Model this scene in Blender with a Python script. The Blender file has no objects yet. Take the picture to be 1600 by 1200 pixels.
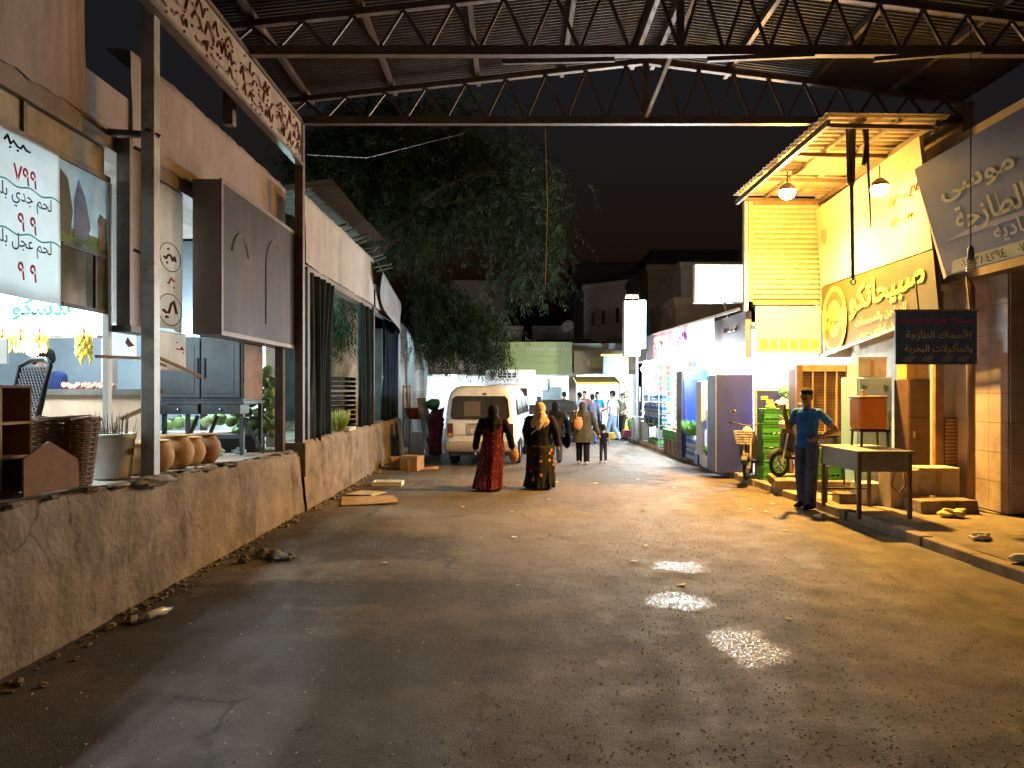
import bpy, bmesh, math, random
import numpy as np
from mathutils import Vector, Matrix, noise, Euler
random.seed(7)
ORD = ['first','second','third','fourth','fifth','sixth','seventh','eighth','ninth','tenth','eleventh','twelfth','thirteenth','fourteenth','fifteenth','sixteenth','seventeenth']
R = math.radians
S = bpy.context.scene
C = S.collection
# ------------------------------------------------------------------ camera, world, exposure
F = 1180.0
def W(px, py, Y):
    """metres from a sight line at distance Y (camera at 1.75 m, horizon at row 610 of 1200)"""
    return Vector(((px - 800) / F * Y, Y, 1.75 - (py - 610) / F * Y))
cam = bpy.data.cameras.new('camera'); camo = bpy.data.objects.new('camera', cam); C.objects.link(camo)
cam.sensor_width = 36; cam.lens = 36 * F / 1600; cam.shift_y = 0.00625; cam.clip_end = 600
camo.location = (0, 0, 1.75); camo.rotation_euler = (R(90), 0, 0)
S.camera = camo
wd = bpy.data.worlds.new('World'); S.world = wd; wd.use_nodes = True
nt = wd.node_tree; bg = nt.nodes['Background']
sky = nt.nodes.new('ShaderNodeTexSky'); sky.sky_type = 'NISHITA'; sky.sun_disc = False
sky.sun_elevation = R(-3); sky.sun_rotation = R(180)
nt.links.new(sky.outputs[0], bg.inputs[0]); bg.inputs[1].default_value = 0.15
S.view_settings.view_transform = 'Standard'; S.view_settings.look = 'None'
S.view_settings.exposure = 0.15; S.view_settings.gamma = 1
S.cycles.use_denoising = True
S.cycles.max_bounces = 6; S.cycles.diffuse_bounces = 3; S.cycles.glossy_bounces = 3
S.cycles.sample_clamp_indirect = 4.0
# ------------------------------------------------------------------ materials
MATS = {}
def mat(name, col, rough=.75, metal=0., var=.25, scale=2.5, bump=.15, bscale=40, streak=0., stain=None, coat=0., alpha=None, trans=0.):
    if name in MATS: return MATS[name]
    m = bpy.data.materials.new(name); m.use_nodes = True; MATS[name] = m
    n = m.node_tree.nodes; L = m.node_tree.links; b = n['Principled BSDF']
    b.inputs['Roughness'].default_value = rough; b.inputs['Metallic'].default_value = metal
    if rough >= .78: b.inputs['Specular IOR Level'].default_value = .12
    if coat: b.inputs['Coat Weight'].default_value = coat
    if trans: b.inputs['Transmission Weight'].default_value = trans
    tc = n.new('ShaderNodeTexCoord')
    n1 = n.new('ShaderNodeTexNoise'); n1.inputs['Scale'].default_value = scale; n1.inputs['Detail'].default_value = 8; n1.inputs['Roughness'].default_value = .65
    L.new(tc.outputs['Object'], n1.inputs['Vector'])
    mr = n.new('ShaderNodeMapRange'); mr.inputs[1].default_value = .3; mr.inputs[2].default_value = .7
    mr.inputs[3].default_value = 1 - var; mr.inputs[4].default_value = 1 + var
    L.new(n1.outputs['Fac'], mr.inputs[0])
    mx = n.new('ShaderNodeMix'); mx.data_type = 'RGBA'; mx.blend_type = 'MULTIPLY'; mx.inputs[0].default_value = 1
    mx.inputs[6].default_value = (*col, 1); L.new(mr.outputs[0], mx.inputs[7])
    out = mx.outputs[2]
    if stain:
        n2 = n.new('ShaderNodeTexNoise'); n2.inputs['Scale'].default_value = scale * .6; n2.inputs['Detail'].default_value = 10; n2.inputs['Roughness'].default_value = .7
        mp = n.new('ShaderNodeMapping'); mp.inputs['Scale'].default_value = (1, 1, .25 if streak else 1); mp.inputs['Location'].default_value = (3.1, 7.7, 1.3)
        L.new(tc.outputs['Object'], mp.inputs['Vector']); L.new(mp.outputs[0], n2.inputs['Vector'])
        r2 = n.new('ShaderNodeMapRange'); r2.inputs[1].default_value = .5; r2.inputs[2].default_value = .72; L.new(n2.outputs['Fac'], r2.inputs[0])
        m2 = n.new('ShaderNodeMix'); m2.data_type = 'RGBA'; L.new(r2.outputs[0], m2.inputs[0]); L.new(out, m2.inputs[6]); m2.inputs[7].default_value = (*stain, 1)
        out = m2.outputs[2]
    L.new(out, b.inputs['Base Color'])
    if bump:
        n3 = n.new('ShaderNodeTexNoise'); n3.inputs['Scale'].default_value = bscale; n3.inputs['Detail'].default_value = 6
        L.new(tc.outputs['Object'], n3.inputs['Vector'])
        bp = n.new('ShaderNodeBump'); bp.inputs['Strength'].default_value = bump; bp.inputs['Distance'].default_value = .02
        L.new(n3.outputs['Fac'], bp.inputs['Height']); L.new(bp.outputs[0], b.inputs['Normal'])
    rr = n.new('ShaderNodeMapRange'); rr.inputs[3].default_value = max(.03, rough - .12); rr.inputs[4].default_value = min(1, rough + .12)
    L.new(n1.outputs['Fac'], rr.inputs[0]); L.new(rr.outputs[0], b.inputs['Roughness'])
    return m
def emis(name, col, st):
    if name in MATS: return MATS[name]
    m = bpy.data.materials.new(name); m.use_nodes = True; MATS[name] = m
    b = m.node_tree.nodes['Principled BSDF']; b.inputs['Base Color'].default_value = (*col, 1)
    b.inputs['Emission Color'].default_value = (*col, 1); b.inputs['Emission Strength'].default_value = st
    return m
def glass(name, tint=(.05, .05, .05), rough=.06):
    m = mat(name, tint, rough, var=.3, bump=0, scale=3); m.node_tree.nodes['Principled BSDF'].inputs['Specular IOR Level'].default_value = .6
    return m
def cracks(m, scale=1.1, dark=(.02,.016,.012), width=.012, amt=.8, patch=None):
    n = m.node_tree.nodes; L = m.node_tree.links; b = n['Principled BSDF']; tc = n.new('ShaderNodeTexCoord')
    nz_ = n.new('ShaderNodeTexNoise'); nz_.inputs['Scale'].default_value = 3; nz_.inputs['Detail'].default_value = 6; L.new(tc.outputs['Object'], nz_.inputs['Vector'])
    ad = n.new('ShaderNodeMix'); ad.data_type = 'RGBA'; ad.blend_type = 'ADD'; ad.inputs[0].default_value = .35; L.new(tc.outputs['Object'], ad.inputs[6]); L.new(nz_.outputs['Color'], ad.inputs[7])
    v = n.new('ShaderNodeTexVoronoi'); v.feature = 'DISTANCE_TO_EDGE'; v.inputs['Scale'].default_value = scale; L.new(ad.outputs[2], v.inputs['Vector'])
    r = n.new('ShaderNodeMapRange'); r.inputs[1].default_value = width; r.inputs[2].default_value = width*.2; r.inputs[4].default_value = amt; L.new(v.outputs['Distance'], r.inputs[0])
    g = n.new('ShaderNodeTexNoise'); g.inputs['Scale'].default_value = .9; L.new(tc.outputs['Object'], g.inputs['Vector']); gr_ = n.new('ShaderNodeMapRange'); gr_.inputs[1].default_value = .5; gr_.inputs[2].default_value = .6; L.new(g.outputs['Fac'], gr_.inputs[0])
    mu = n.new('ShaderNodeMath'); mu.operation = 'MULTIPLY'; L.new(r.outputs[0], mu.inputs[0]); L.new(gr_.outputs[0], mu.inputs[1])
    src = b.inputs['Base Color'].links[0].from_socket
    if patch:
        v2 = n.new('ShaderNodeTexVoronoi'); v2.inputs['Scale'].default_value = scale*.8; L.new(ad.outputs[2], v2.inputs['Vector']); sp = n.new('ShaderNodeSeparateColor'); L.new(v2.outputs['Color'], sp.inputs[0])
        pr_ = n.new('ShaderNodeMapRange'); pr_.inputs[1].default_value = .6; pr_.inputs[2].default_value = .64; pr_.inputs[4].default_value = .45; L.new(sp.outputs[0], pr_.inputs[0]); p = n.new('ShaderNodeMix'); p.data_type = 'RGBA'; L.new(pr_.outputs[0], p.inputs[0]); L.new(src, p.inputs[6]); p.inputs[7].default_value = (*patch, 1); src = p.outputs[2]
    x = n.new('ShaderNodeMix'); x.data_type = 'RGBA'; L.new(mu.outputs[0], x.inputs[0]); L.new(src, x.inputs[6]); x.inputs[7].default_value = (*dark, 1); L.new(x.outputs[2], b.inputs['Base Color']); return m
plaster_pink = mat('plaster_pink', (.36, .275, .235), .9, var=.25, scale=1.2, bump=.35, bscale=25, streak=1, stain=(.15, .11, .10))
plaster_white = mat('plaster_white', (.44, .38, .335), .9, var=.15, scale=1.5, bump=.3, bscale=25, streak=1, stain=(.22, .18, .15))
conc = mat('concrete', (.21, .165, .125), .92, var=.45, scale=2.6, bump=.8, bscale=22, streak=1, stain=(.065, .05, .038))
slab = mat('slab_concrete', (.34, .31, .28), .9, var=.25, scale=3, bump=.4, bscale=30, stain=(.17, .15, .13))
steel_brown = mat('brown_steel', (.14, .10, .08), .55, .3, var=.3, scale=5, bump=.15, stain=(.10, .06, .04))
steel_grey = mat('grey_steel', (.30, .28, .26), .5, .4, var=.25, scale=4, bump=.12, stain=(.14, .10, .08))
steel_dark = mat('dark_steel', (.085, .075, .07), .6, .3, var=.3, scale=4, bump=.1)
roofm = mat('roof_sheet', (.06, .05, .044), .7, .2, var=.3, scale=1.5, bump=.05, stain=(.05, .036, .03))
white_p = mat('white_paint', (.72, .72, .70), .6, var=.08, scale=3, bump=.05)
white_dirty = mat('dirty_white', (.55, .52, .48), .7, var=.2, scale=5, bump=.1, stain=(.33, .28, .22))
wood = mat('wood', (.22, .12, .065), .75, var=.35, scale=6, bump=.25, bscale=30, stain=(.12, .06, .03))
wood_pale = mat('pale_wood', (.42, .28, .15), .8, var=.25, scale=6, bump=.2)
card = mat('cardboard', (.36, .23, .12), .9, var=.18, scale=5, bump=.12)
cardw = mat('pale_carton', (.5, .42, .33), .9, var=.15, scale=5, bump=.1)
black_pl = mat('black_plastic', (.018, .018, .02), .5, var=.2, scale=5, bump=.05)
rubber = mat('rubber', (.02, .02, .02), .85, var=.2, scale=9, bump=.1)
chrome = mat('chrome', (.55, .55, .55), .25, 1, var=.1, bump=0)
green_pl = mat('green_crate', (.06, .28, .05), .55, var=.15, scale=6, bump=.05)
blue_paint = mat('blue_paint', (.02, .05, .42), .4, var=.12, scale=3, bump=.03)
navy = mat('navy_paint', (.018, .025, .17), .45, var=.15, scale=3, bump=.03)
skin = mat('skin', (.30, .17, .11), .6, var=.1, scale=12, bump=.03)
skin_l = mat('skin_light', (.42, .26, .18), .6, var=.1, scale=12, bump=.03)
hairm = mat('hair', (.012, .01, .01), .9, var=.2, scale=40, bump=.2)
# ------------------------------------------------------------------ mesh helpers
class MB:
    def __init__(s): s.v = []; s.f = []
    def add(s, vs, fs):
        o = len(s.v); s.v += [tuple(v) for v in vs]; s.f += [tuple(i + o for i in f) for f in fs]; return s
    def box(s, x0, x1, y0, y1, z0, z1):
        return s.hexa([(x0,y0,z0),(x1,y0,z0),(x1,y1,z0),(x0,y1,z0)], [(x0,y0,z1),(x1,y0,z1),(x1,y1,z1),(x0,y1,z1)])
    def hexa(s, b, t):
        return s.add(list(b) + list(t), [(3,2,1,0),(4,5,6,7),(0,1,5,4),(1,2,6,5),(2,3,7,6),(3,0,4,7)])
    def poly(s, pts, vec):
        n = len(pts); vec = Vector(vec); q = [Vector(p) + vec for p in pts]
        return s.add([Vector(p) for p in pts] + q, [tuple(range(n))[::-1], tuple(range(n, 2*n))] + [(i, (i+1) % n, n + (i+1) % n, n + i) for i in range(n)])
    def tube(s, pts, r, n=8, caps=True):
        pts = [Vector(p) for p in pts]; k = len(pts)
        rs = r if isinstance(r, (list, tuple)) else [r] * k
        vs = []; up = None
        for i, p in enumerate(pts):
            d = (pts[min(i+1, k-1)] - pts[max(i-1, 0)])
            d = d.normalized() if d.length > 1e-9 else Vector((0,0,1))
            if up is None: up = Vector((0,0,1)) if abs(d.z) < .9 else Vector((1,0,0))
            a = d.cross(up); a = a.normalized() if a.length > 1e-6 else d.orthogonal().normalized()
            b = a.cross(d).normalized(); up = b
            for j in range(n):
                t = 2 * math.pi * j / n; vs.append(p + (a * math.cos(t) + b * math.sin(t)) * rs[i])
        fs = [(i*n + j, i*n + (j+1) % n, (i+1)*n + (j+1) % n, (i+1)*n + j) for i in range(k-1) for j in range(n)]
        if caps: fs += [tuple(range(n)), tuple(range((k-1)*n, k*n))[::-1]]
        return s.add(vs, fs)
    def bar(s, p0, p1, w, h=None, up=(0,0,1)):
        p0 = Vector(p0); p1 = Vector(p1); h = h or w; d = (p1 - p0).normalized(); up = Vector(up)
        if abs(d.dot(up)) > .95: up = Vector((0,1,0)) if abs(d.y) < .9 else Vector((1,0,0))
        a = d.cross(up).normalized() * (w/2); b = a.cross(d).normalized() * (h/2)
        return s.hexa([p0-a-b, p0+a-b, p0+a+b, p0-a+b], [p1-a-b, p1+a-b, p1+a+b, p1-a+b])
    def lathe(s, prof, n=16, c=(0,0,0), cap=True):
        c = Vector(c); vs = []; k = len(prof)
        for r, z in prof:
            for j in range(n):
                t = 2*math.pi*j/n; vs.append(c + Vector((r*math.cos(t), r*math.sin(t), z)))
        fs = [(i*n + j, i*n + (j+1) % n, (i+1)*n + (j+1) % n, (i+1)*n + j) for i in range(k-1) for j in range(n)]
        if cap: fs += [tuple(range(n))[::-1], tuple(range((k-1)*n, k*n))]
        return s.add(vs, fs)
    def ell(s, c, r, nu=12, nv=8, rot=None, wob=0, seed=0):
        c = Vector(c); r = r if isinstance(r, (tuple, list)) else (r, r, r); vs = []
        def pt(u, v):
            d = Vector((math.sin(v)*math.cos(u), math.sin(v)*math.sin(u), math.cos(v)))
            k = 1 + (wob * noise.noise(d * 1.7 + Vector((seed, seed*.7, 0))) if wob else 0)
            q = Vector((d.x*r[0]*k, d.y*r[1]*k, d.z*r[2]*k))
            return c + (rot @ q if rot is not None else q)
        vs.append(pt(0, 0))
        for i in range(1, nv):
            for j in range(nu): vs.append(pt(2*math.pi*j/nu, math.pi*i/nv))
        vs.append(pt(0, math.pi)); e = len(vs) - 1
        fs = [(0, 1 + j, 1 + (j+1) % nu) for j in range(nu)]
        for i in range(nv - 2):
            for j in range(nu): fs.append((1+i*nu+j, 1+(i+1)*nu+j, 1+(i+1)*nu+(j+1) % nu, 1+i*nu+(j+1) % nu))
        fs += [(1+(nv-2)*nu+j, e, 1+(nv-2)*nu+(j+1) % nu) for j in range(nu)]
        return s.add(vs, fs)
    def grid(s, fn, nu, nv):
        vs = [fn(i/nu, j/nv) for i in range(nu+1) for j in range(nv+1)]
        return s.add(vs, [(i*(nv+1)+j, (i+1)*(nv+1)+j, (i+1)*(nv+1)+j+1, i*(nv+1)+j+1) for i in range(nu) for j in range(nv)])
    def build(s, name, m, parent=None, smooth=False, bevel=0, solid=0):
        me = bpy.data.meshes.new(name); me.from_pydata([tuple(v) for v in s.v], [], s.f)
        bm = bmesh.new(); bm.from_mesh(me); bmesh.ops.recalc_face_normals(bm, faces=bm.faces); bm.to_mesh(me); bm.free()
        if m: me.materials.append(m)
        if smooth: me.polygons.foreach_set('use_smooth', [True] * len(me.polygons))
        o = bpy.data.objects.new(name, me); C.objects.link(o); o.parent = parent
        if solid:
            q = o.modifiers.new('solid', 'SOLIDIFY'); q.thickness = solid; q.offset = 0
        if bevel:
            q = o.modifiers.new('bevel', 'BEVEL'); q.width = bevel; q.segments = 2; q.limit_method = 'ANGLE'
        return o
def tag(o, label, cat, group=None, kind=None):
    if label: o['label'] = label
    if cat: o['category'] = cat
    if group: o['group'] = group
    if kind: o['kind'] = kind
    return o
def thing(name, label, cat, loc=(0,0,0), rz=0, group=None):
    o = bpy.data.objects.new(name, None); C.objects.link(o); o.location = loc; o.rotation_euler = (0, 0, rz); o.empty_display_size = .1
    return tag(o, label, cat, group)
def struct(o): o['kind'] = 'structure'; return o
def copy_tree(o, parent=None):
    c = o.copy(); C.objects.link(c); c.parent = parent
    for ch in o.children: copy_tree(ch, c)
    return c
def lamp(name, parent, loc, power, col, size=.06, typ='POINT', **k):
    l = bpy.data.lights.new(name, typ); l.energy = power; l.color = col
    if typ == 'POINT': l.shadow_soft_size = size
    for a, b in k.items(): setattr(l, a, b)
    o = bpy.data.objects.new(name, l); C.objects.link(o); o.parent = parent; o.location = loc
    return o
def rrect(w, h, r, n=4):
    pts = []
    for cx, cy, a0 in ((w/2-r, h/2-r, 0), (-w/2+r, h/2-r, 90), (-w/2+r, -h/2+r, 180), (w/2-r, -h/2+r, 270)):
        for i in range(n+1):
            a = R(a0 + 90*i/n); pts.append((cx + r*math.cos(a), cy + r*math.sin(a)))
    return pts
def plate(name, m, parent, c, right, up, w, h, t=.02, r=.02, bevel=0):
    """rounded panel, centre c, thickness t along its normal"""
    c = Vector(c); right = Vector(right).normalized(); up = Vector(up).normalized(); nrm = right.cross(up)
    return MB().poly([c + right*x + up*y for x, y in rrect(w, h, r)], nrm*t).build(name, m, parent, bevel=bevel)
# ------------------------------------------------------------------ Arabic lettering
_D = dict(zip('ابتثجحخدذرزسشصضطظعغفقكلمنهويىأإآةئ',
  [(0xFE8D,2),(0xFE8F,4),(0xFE95,4),(0xFE99,4),(0xFE9D,4),(0xFEA1,4),(0xFEA5,4),(0xFEA9,2),(0xFEAB,2),(0xFEAD,2),(0xFEAF,2),(0xFEB1,4),(0xFEB5,4),(0xFEB9,4),(0xFEBD,4),(0xFEC1,4),(0xFEC5,4),(0xFEC9,4),(0xFECD,4),(0xFED1,4),(0xFED5,4),(0xFED9,4),(0xFEDD,4),(0xFEE1,4),(0xFEE5,4),(0xFEE9,4),(0xFEED,2),(0xFEF1,4),(0xFEEF,2),(0xFE83,2),(0xFE87,2),(0xFE81,2),(0xFE93,2),(0xFE89,4)]))
def shape(t):
    t = t.replace('لا', '\u0001').replace('لأ', '\u0002'); D = dict(_D); D['\u0001'] = (0xFEFB, 2); D['\u0002'] = (0xFEF7, 2)
    out = []
    for i, ch in enumerate(t):
        if ch not in D: out.append(ch); continue
        base, k = D[ch]; prev = i > 0 and t[i-1] in D and D[t[i-1]][1] == 4; nxt = i+1 < len(t) and t[i+1] in D and k == 4
        out.append(chr(base + ((3 if prev else 2) if nxt else (1 if prev else 0))))
    # numbers keep their own order in a line that otherwise runs right to left
    res = []; num = []
    for ch in reversed(out):
        if ch in '٠١٢٣٤٥٦٧٨٩٫': num.insert(0, ch)
        else: res += num; num = []; res.append(ch)
    return ''.join(res + num)
def text(parent, s, c, right, up, height, m, align='C', bold=.012, name='lettering', width=None, lift=.006, slant=0):
    cu = bpy.data.curves.new('t', 'FONT'); cu.body = shape(s); cu.size = 1; cu.resolution_u = 2; cu.offset = bold
    to = bpy.data.objects.new('t', cu); C.objects.link(to)
    dg = bpy.context.evaluated_depsgraph_get(); me = bpy.data.meshes.new_from_object(to.evaluated_get(dg))
    bpy.data.objects.remove(to); bpy.data.curves.remove(cu)
    co = np.array([v.co[:] for v in me.vertices])
    if len(co) == 0: return None
    x0, x1 = co[:,0].min(), co[:,0].max(); y0, y1 = co[:,1].min(), co[:,1].max()
    k = height / (y1 - y0); kx = k if width is None else width / (x1 - x0)
    ox = {'C': (x0+x1)/2, 'R': x1, 'L': x0}[align]
    right = Vector(right).normalized(); up = Vector(up).normalized(); nrm = right.cross(up).normalized(); c = Vector(c)
    for v in me.vertices:
        yy = (v.co.y - (y0+y1)/2) * k
        v.co = c + right * ((v.co.x - ox) * kx + slant*yy) + up * yy + nrm * lift
    me.materials.clear(); me.materials.append(m)
    o = bpy.data.objects.new(name, me); C.objects.link(o); o.parent = parent
    return o

def marks(parent, c, right, up, w, h, m, n=3, seed=0, lift=.006, name='worn_lettering', r=None):
    """writing too blurred to read: a worn base stroke with rises and dots, no letters"""
    rn = random.Random(seed*31 + 5); right = Vector(right).normalized(); up = Vector(up).normalized(); nr = right.cross(up).normalized(); c = Vector(c); r = r or h*.07
    b = MB(); P_ = lambda x, y: c + right*x + up*y + nr*lift
    x = -w/2
    for k in range(n):
        ln = w/n*rn.uniform(.72, .9); pts = [P_(x, -h*.18 + h*.1*rn.random())]; q = 0
        while q < ln:
            q += h*rn.uniform(.18, .34); pts.append(P_(x + min(q, ln), -h*.22 + (h*rn.uniform(.25, .7) if rn.random() < .42 else h*.1*rn.random())))
        b.tube(pts, r, 5)
        for d in range(2): b.ell(P_(x + ln*rn.random(), rn.choice((-.42, .42))*h), (r*1.1, r*1.1, r*1.1), 6, 4)
        x += w/n
    return b.build(name, m, parent)
# ================================================================== GROUND
def road_material():
    m = bpy.data.materials.new('asphalt'); m.use_nodes = True; n = m.node_tree.nodes; L = m.node_tree.links; b = n['Principled BSDF']
    tc = n.new('ShaderNodeTexCoord'); P = tc.outputs['Object']
    def nz(scale, det=8, rough=.6, loc=(0,0,0), sc=(1,1,1)):
        mp = n.new('ShaderNodeMapping'); mp.inputs['Location'].default_value = loc; mp.inputs['Scale'].default_value = sc; L.new(P, mp.inputs[0])
        t = n.new('ShaderNodeTexNoise'); t.inputs['Scale'].default_value = scale; t.inputs['Detail'].default_value = det; t.inputs['Roughness'].default_value = rough; L.new(mp.outputs[0], t.inputs['Vector']); return t.outputs['Fac']
    def rng(x, a, c, d=0., e=1.):
        r = n.new('ShaderNodeMapRange'); r.inputs[1].default_value = a; r.inputs[2].default_value = c; r.inputs[3].default_value = d; r.inputs[4].default_value = e; L.new(x, r.inputs[0]); return r.outputs[0]
    def mix(f, a, c):
        x = n.new('ShaderNodeMix'); x.data_type = 'RGBA'
        for k, v in ((0, f), (6, a), (7, c)):
            if hasattr(v, 'links'): L.new(v, x.inputs[k])
            else: x.inputs[k].default_value = v if k == 0 else (*v, 1)
        return x.outputs[2]
    def mth(op, a, c=0.):
        x = n.new('ShaderNodeMath'); x.operation = op
        for k, v in ((0, a), (1, c)):
            if hasattr(v, 'links'): L.new(v, x.inputs[k])
            else: x.inputs[k].default_value = v
        return x.outputs[0]
    def blob(x, y, rx, ry, amt=.55):
        """0 outside, 1 inside a ragged spot of the surface"""
        mp = n.new('ShaderNodeMapping'); mp.inputs['Location'].default_value = (-x/rx, -y/ry, 0); mp.inputs['Scale'].default_value = (1/rx, 1/ry, 0); L.new(P, mp.inputs[0])
        ln = n.new('ShaderNodeVectorMath'); ln.operation = 'LENGTH'; L.new(mp.outputs[0], ln.inputs[0])
        d = mth('ADD', ln.outputs['Value'], mth('MULTIPLY', mth('SUBTRACT', nz(3.2, 8, .7), .5), amt*2.4))
        return rng(d, 1.0, .72)
    big = nz(.45, 6, .6); mid = nz(2.6, 9, .68, (4, 2, 0)); fine = nz(75, 4, .6); grit = nz(190, 2, .5)
    col = mix(rng(big, .35, .65), (.036, .026, .019), (.100, .074, .054))
    col = mix(rng(mid, .42, .7), col, (.118, .086, .060))
    col = mix(rng(nz(1.3, 9, .72, (9, 1, 0), (1, .6, 1)), .55, .68), col, (.035, .029, .024))
    col = mix(mth('MULTIPLY', rng(nz(1.0, 7, .7, (3, 0, 0), (1.6, .22, 1)), .5, .66), .7), col, (.135, .105, .08))
    col = mix(mth('MULTIPLY', rng(nz(1.0, 8, .75, (8, 4, 0), (1.1, .3, 1)), .53, .64), .75), col, (.022, .017, .013))
    col = mix(mth('MULTIPLY', rng(fine, .55, .72), .6), col, (.19, .155, .12))
    col = mix(mth('MULTIPLY', rng(grit, .6, .75), .6), col, (.025, .022, .02))
    # old oil stains along the foot of the wall, dusty track in the middle, shop light painted pale beside it
    for q in ((-2.1, 8.6, 1.7, 1.0), (-1.3, 6.55, 2.2, .5), (-2.3, 10.2, .8, 1.1), (-2.4, 5.6, 1.3, 1.1), (.2, 5.4, 1.2, .5), (1.7, 6.4, 1.0, 1.3), (-.8, 4.9, 1.2, .5), (1.9, 15.4, 1.3, 1.6)):
        col = mix(mth('MULTIPLY', blob(*q, .9), .85), col, (.018, .014, .011))
    for q in ((-1.1, 10.6, 1.9, 1.6), (.9, 9.4, 2.0, 2.2), (-1.2, 7.5, .9, .35)):  # last pale spot paints the band of light from the left shop
        col = mix(mth('MULTIPLY', blob(*q), .45), col, (.14, .115, .092))
    wet = mth('MAXIMUM', mth('MAXIMUM', blob(1.60, 5.15, .26, .40, 1.0), blob(1.39, 6.3, .30, .28, .9)), blob(1.64, 7.5, .28, .28, .9))
    wet = mth('MULTIPLY', wet, rng(nz(52, 5, .75, (2, 5, 0)), .50, .57))
    pud = mth('MAXIMUM', blob(1.39, 6.28, .13, .10, .3), blob(1.62, 7.5, .07, .06, .3))
    col = mix(mth('MULTIPLY', wet, .6), col, (.03, .025, .02))
    L.new(col, b.inputs['Base Color']); cracks(m, .55, (.012,.01,.008), .012, .85, (.06,.047,.037))
    ro = mth('SUBTRACT', rng(mid, .3, .7, .92, .68), mth('MULTIPLY', wet, .60))
    ro = mth('MAXIMUM', mth('SUBTRACT', ro, mth('MULTIPLY', pud, .6)), .04)
    L.new(ro, b.inputs['Roughness'])
    hgt = mth('ADD', mth('ADD', mth('MULTIPLY', fine, .55), mth('MULTIPLY', grit, .25)), mth('MULTIPLY', mid, 1.6))
    bp = n.new('ShaderNodeBump'); bp.inputs['Distance'].default_value = .014; L.new(hgt, bp.inputs['Height'])
    L.new(mth('SUBTRACT', mth('SUBTRACT', .95, mth('MULTIPLY', wet, .5)), mth('MULTIPLY', pud, .25)), bp.inputs['Strength']); L.new(bp.outputs[0], b.inputs['Normal'])
    return m
asph = road_material()
struct(MB().add([(-200,-30,0),(200,-30,0),(200,420,0),(-200,420,0)], [(0,1,2,3)]).build('road', asph))
# pavement on the right with kerb stones
def kx(y): return 4.62 - .031*(y - 6.8)
pave = mat('pavement', (.20, .165, .125), .85, var=.35, scale=2.2, bump=.5, bscale=35, stain=(.09, .07, .05))
pv = MB()
def pavf(u, v):
    y = -2 + 33*u; x = kx(y) + .15 + (9 - kx(y))*v
    return (x, y, .112 + .02*noise.noise(Vector((x*1.3, y*1.3, 0))))
struct(pv.grid(pavf, 66, 14).build('pavement', pave, smooth=True))
kerb = struct(MB().box(4.0, 4.02, 30.6, 30.9, 0, .05).build('kerb', conc))
y = -1.2; i = 0
kst = mat('kerb_stone', (.26, .21, .16), .9, var=.35, scale=4, bump=.5, bscale=30, stain=(.12, .09, .07))
while y < 30.4:
    l = .78 + .22*random.random(); dz = random.uniform(-.018, .012); dx = random.uniform(-.018, .018)
    z1 = .118 + dz
    MB().hexa([(kx(y)+dx, y+.012, -.02), (kx(y)+.165+dx, y+.012, -.02), (kx(y+l)+.165+dx, y+l-.012, -.02), (kx(y+l)+dx, y+l-.012, -.02)],
              [(kx(y)+dx+.012, y+.012, z1), (kx(y)+.165+dx, y+.012, z1), (kx(y+l)+.165+dx, y+l-.012, z1+random.uniform(-.012,.012)), (kx(y+l)+dx+.012, y+l-.012, z1)]
              ).build('kerb_stone', kst, kerb, bevel=.014)
    y += l
# ================================================================== LEFT: retaining walls and platform
def deck_z(y): return 1.05 - .028*(y - 4.6) if y < 11 else .88
def nz3(x, y, z, s, a): return a*noise.fractal(Vector((x*s, y*s, z*s)), 1.0, 2.0, 4)
def wallmesh(y0, y1, xf, ztop, thick, ny, nzv, amp):
    m = MB()
    def fn(u, v):
        y = y0 + (y1-y0)*u
        # v: 0..0.75 face, 0.75..1 top going back
        if v <= .75:
            k = v/.75; z = -.03 + (ztop(y)+.03)*k; x = xf(y) - .05*k
            n_ = nz3(0, y, z, 1.4, amp) + nz3(3, y, z, 6, amp*.35)
            if k > .93: n_ -= .03 + .03*noise.noise(Vector((y*3, 1, 0)))
            return (x + n_, y, z + (.035*noise.noise(Vector((y*2.3, 7, 0))) if k > .9 else 0))
        k = (v-.75)/.25; x = xf(y) - .07 - thick*k
        return (x, y, ztop(y) + .02*noise.noise(Vector((y*2.3, x*3, 0))) * (1-k))
    m.grid(fn, ny, nzv); return m
wallm = cracks(mat('wall_render', (.22, .175, .135), .92, var=.5, scale=3.2, bump=.9, bscale=18, streak=1, stain=(.06, .046, .035)), 1.3, width=.012, amt=.6, patch=(.27, .215, .165))
rw = thing('retaining_wall', 'long stained concrete retaining wall under the left shop platform', 'wall')
wallmesh(1.2, 10.9, lambda y: -3.08 + .012*(y-4.6), lambda y: deck_z(y) - .02, .3, 150, 32, .028).build('wall_face', wallm, rw, smooth=True)
# broken lumps of mortar along the lip
for i in range(14):
    yy = 4.8 + i*.44 + random.uniform(-.12, .12); r = random.uniform(.05, .12)
    MB().ell((-3.16 + random.uniform(-.02,.03), yy, deck_z(yy) - .015), (r*.7, r*1.6, r*.32), 9, 6, wob=.6, seed=i).build('mortar_lump', conc, rw)
MB().ell((-3.12, 6.55, deck_z(6.5)-.03), (.13, .30, .05), 14, 8, wob=.5, seed=3).build('mortar_pad', slab, rw)
w2 = thing('low_wall', 'lower concrete wall with a smooth top in front of the dark curtains', 'wall')
wallmesh(10.95, 20.6, lambda y: -2.98 + .002*(y-11), lambda y: 1.0, .3, 120, 26, .022).build('wall_face', wallm, w2, smooth=True)
MB().box(-3.3, -3.05, 20.5, 20.62, 0, .985).build('wall_end', conc, w2)
MB().box(-3.34, -2.98, 10.88, 10.95, .5, .99).build('wall_end', conc, w2)
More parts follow.
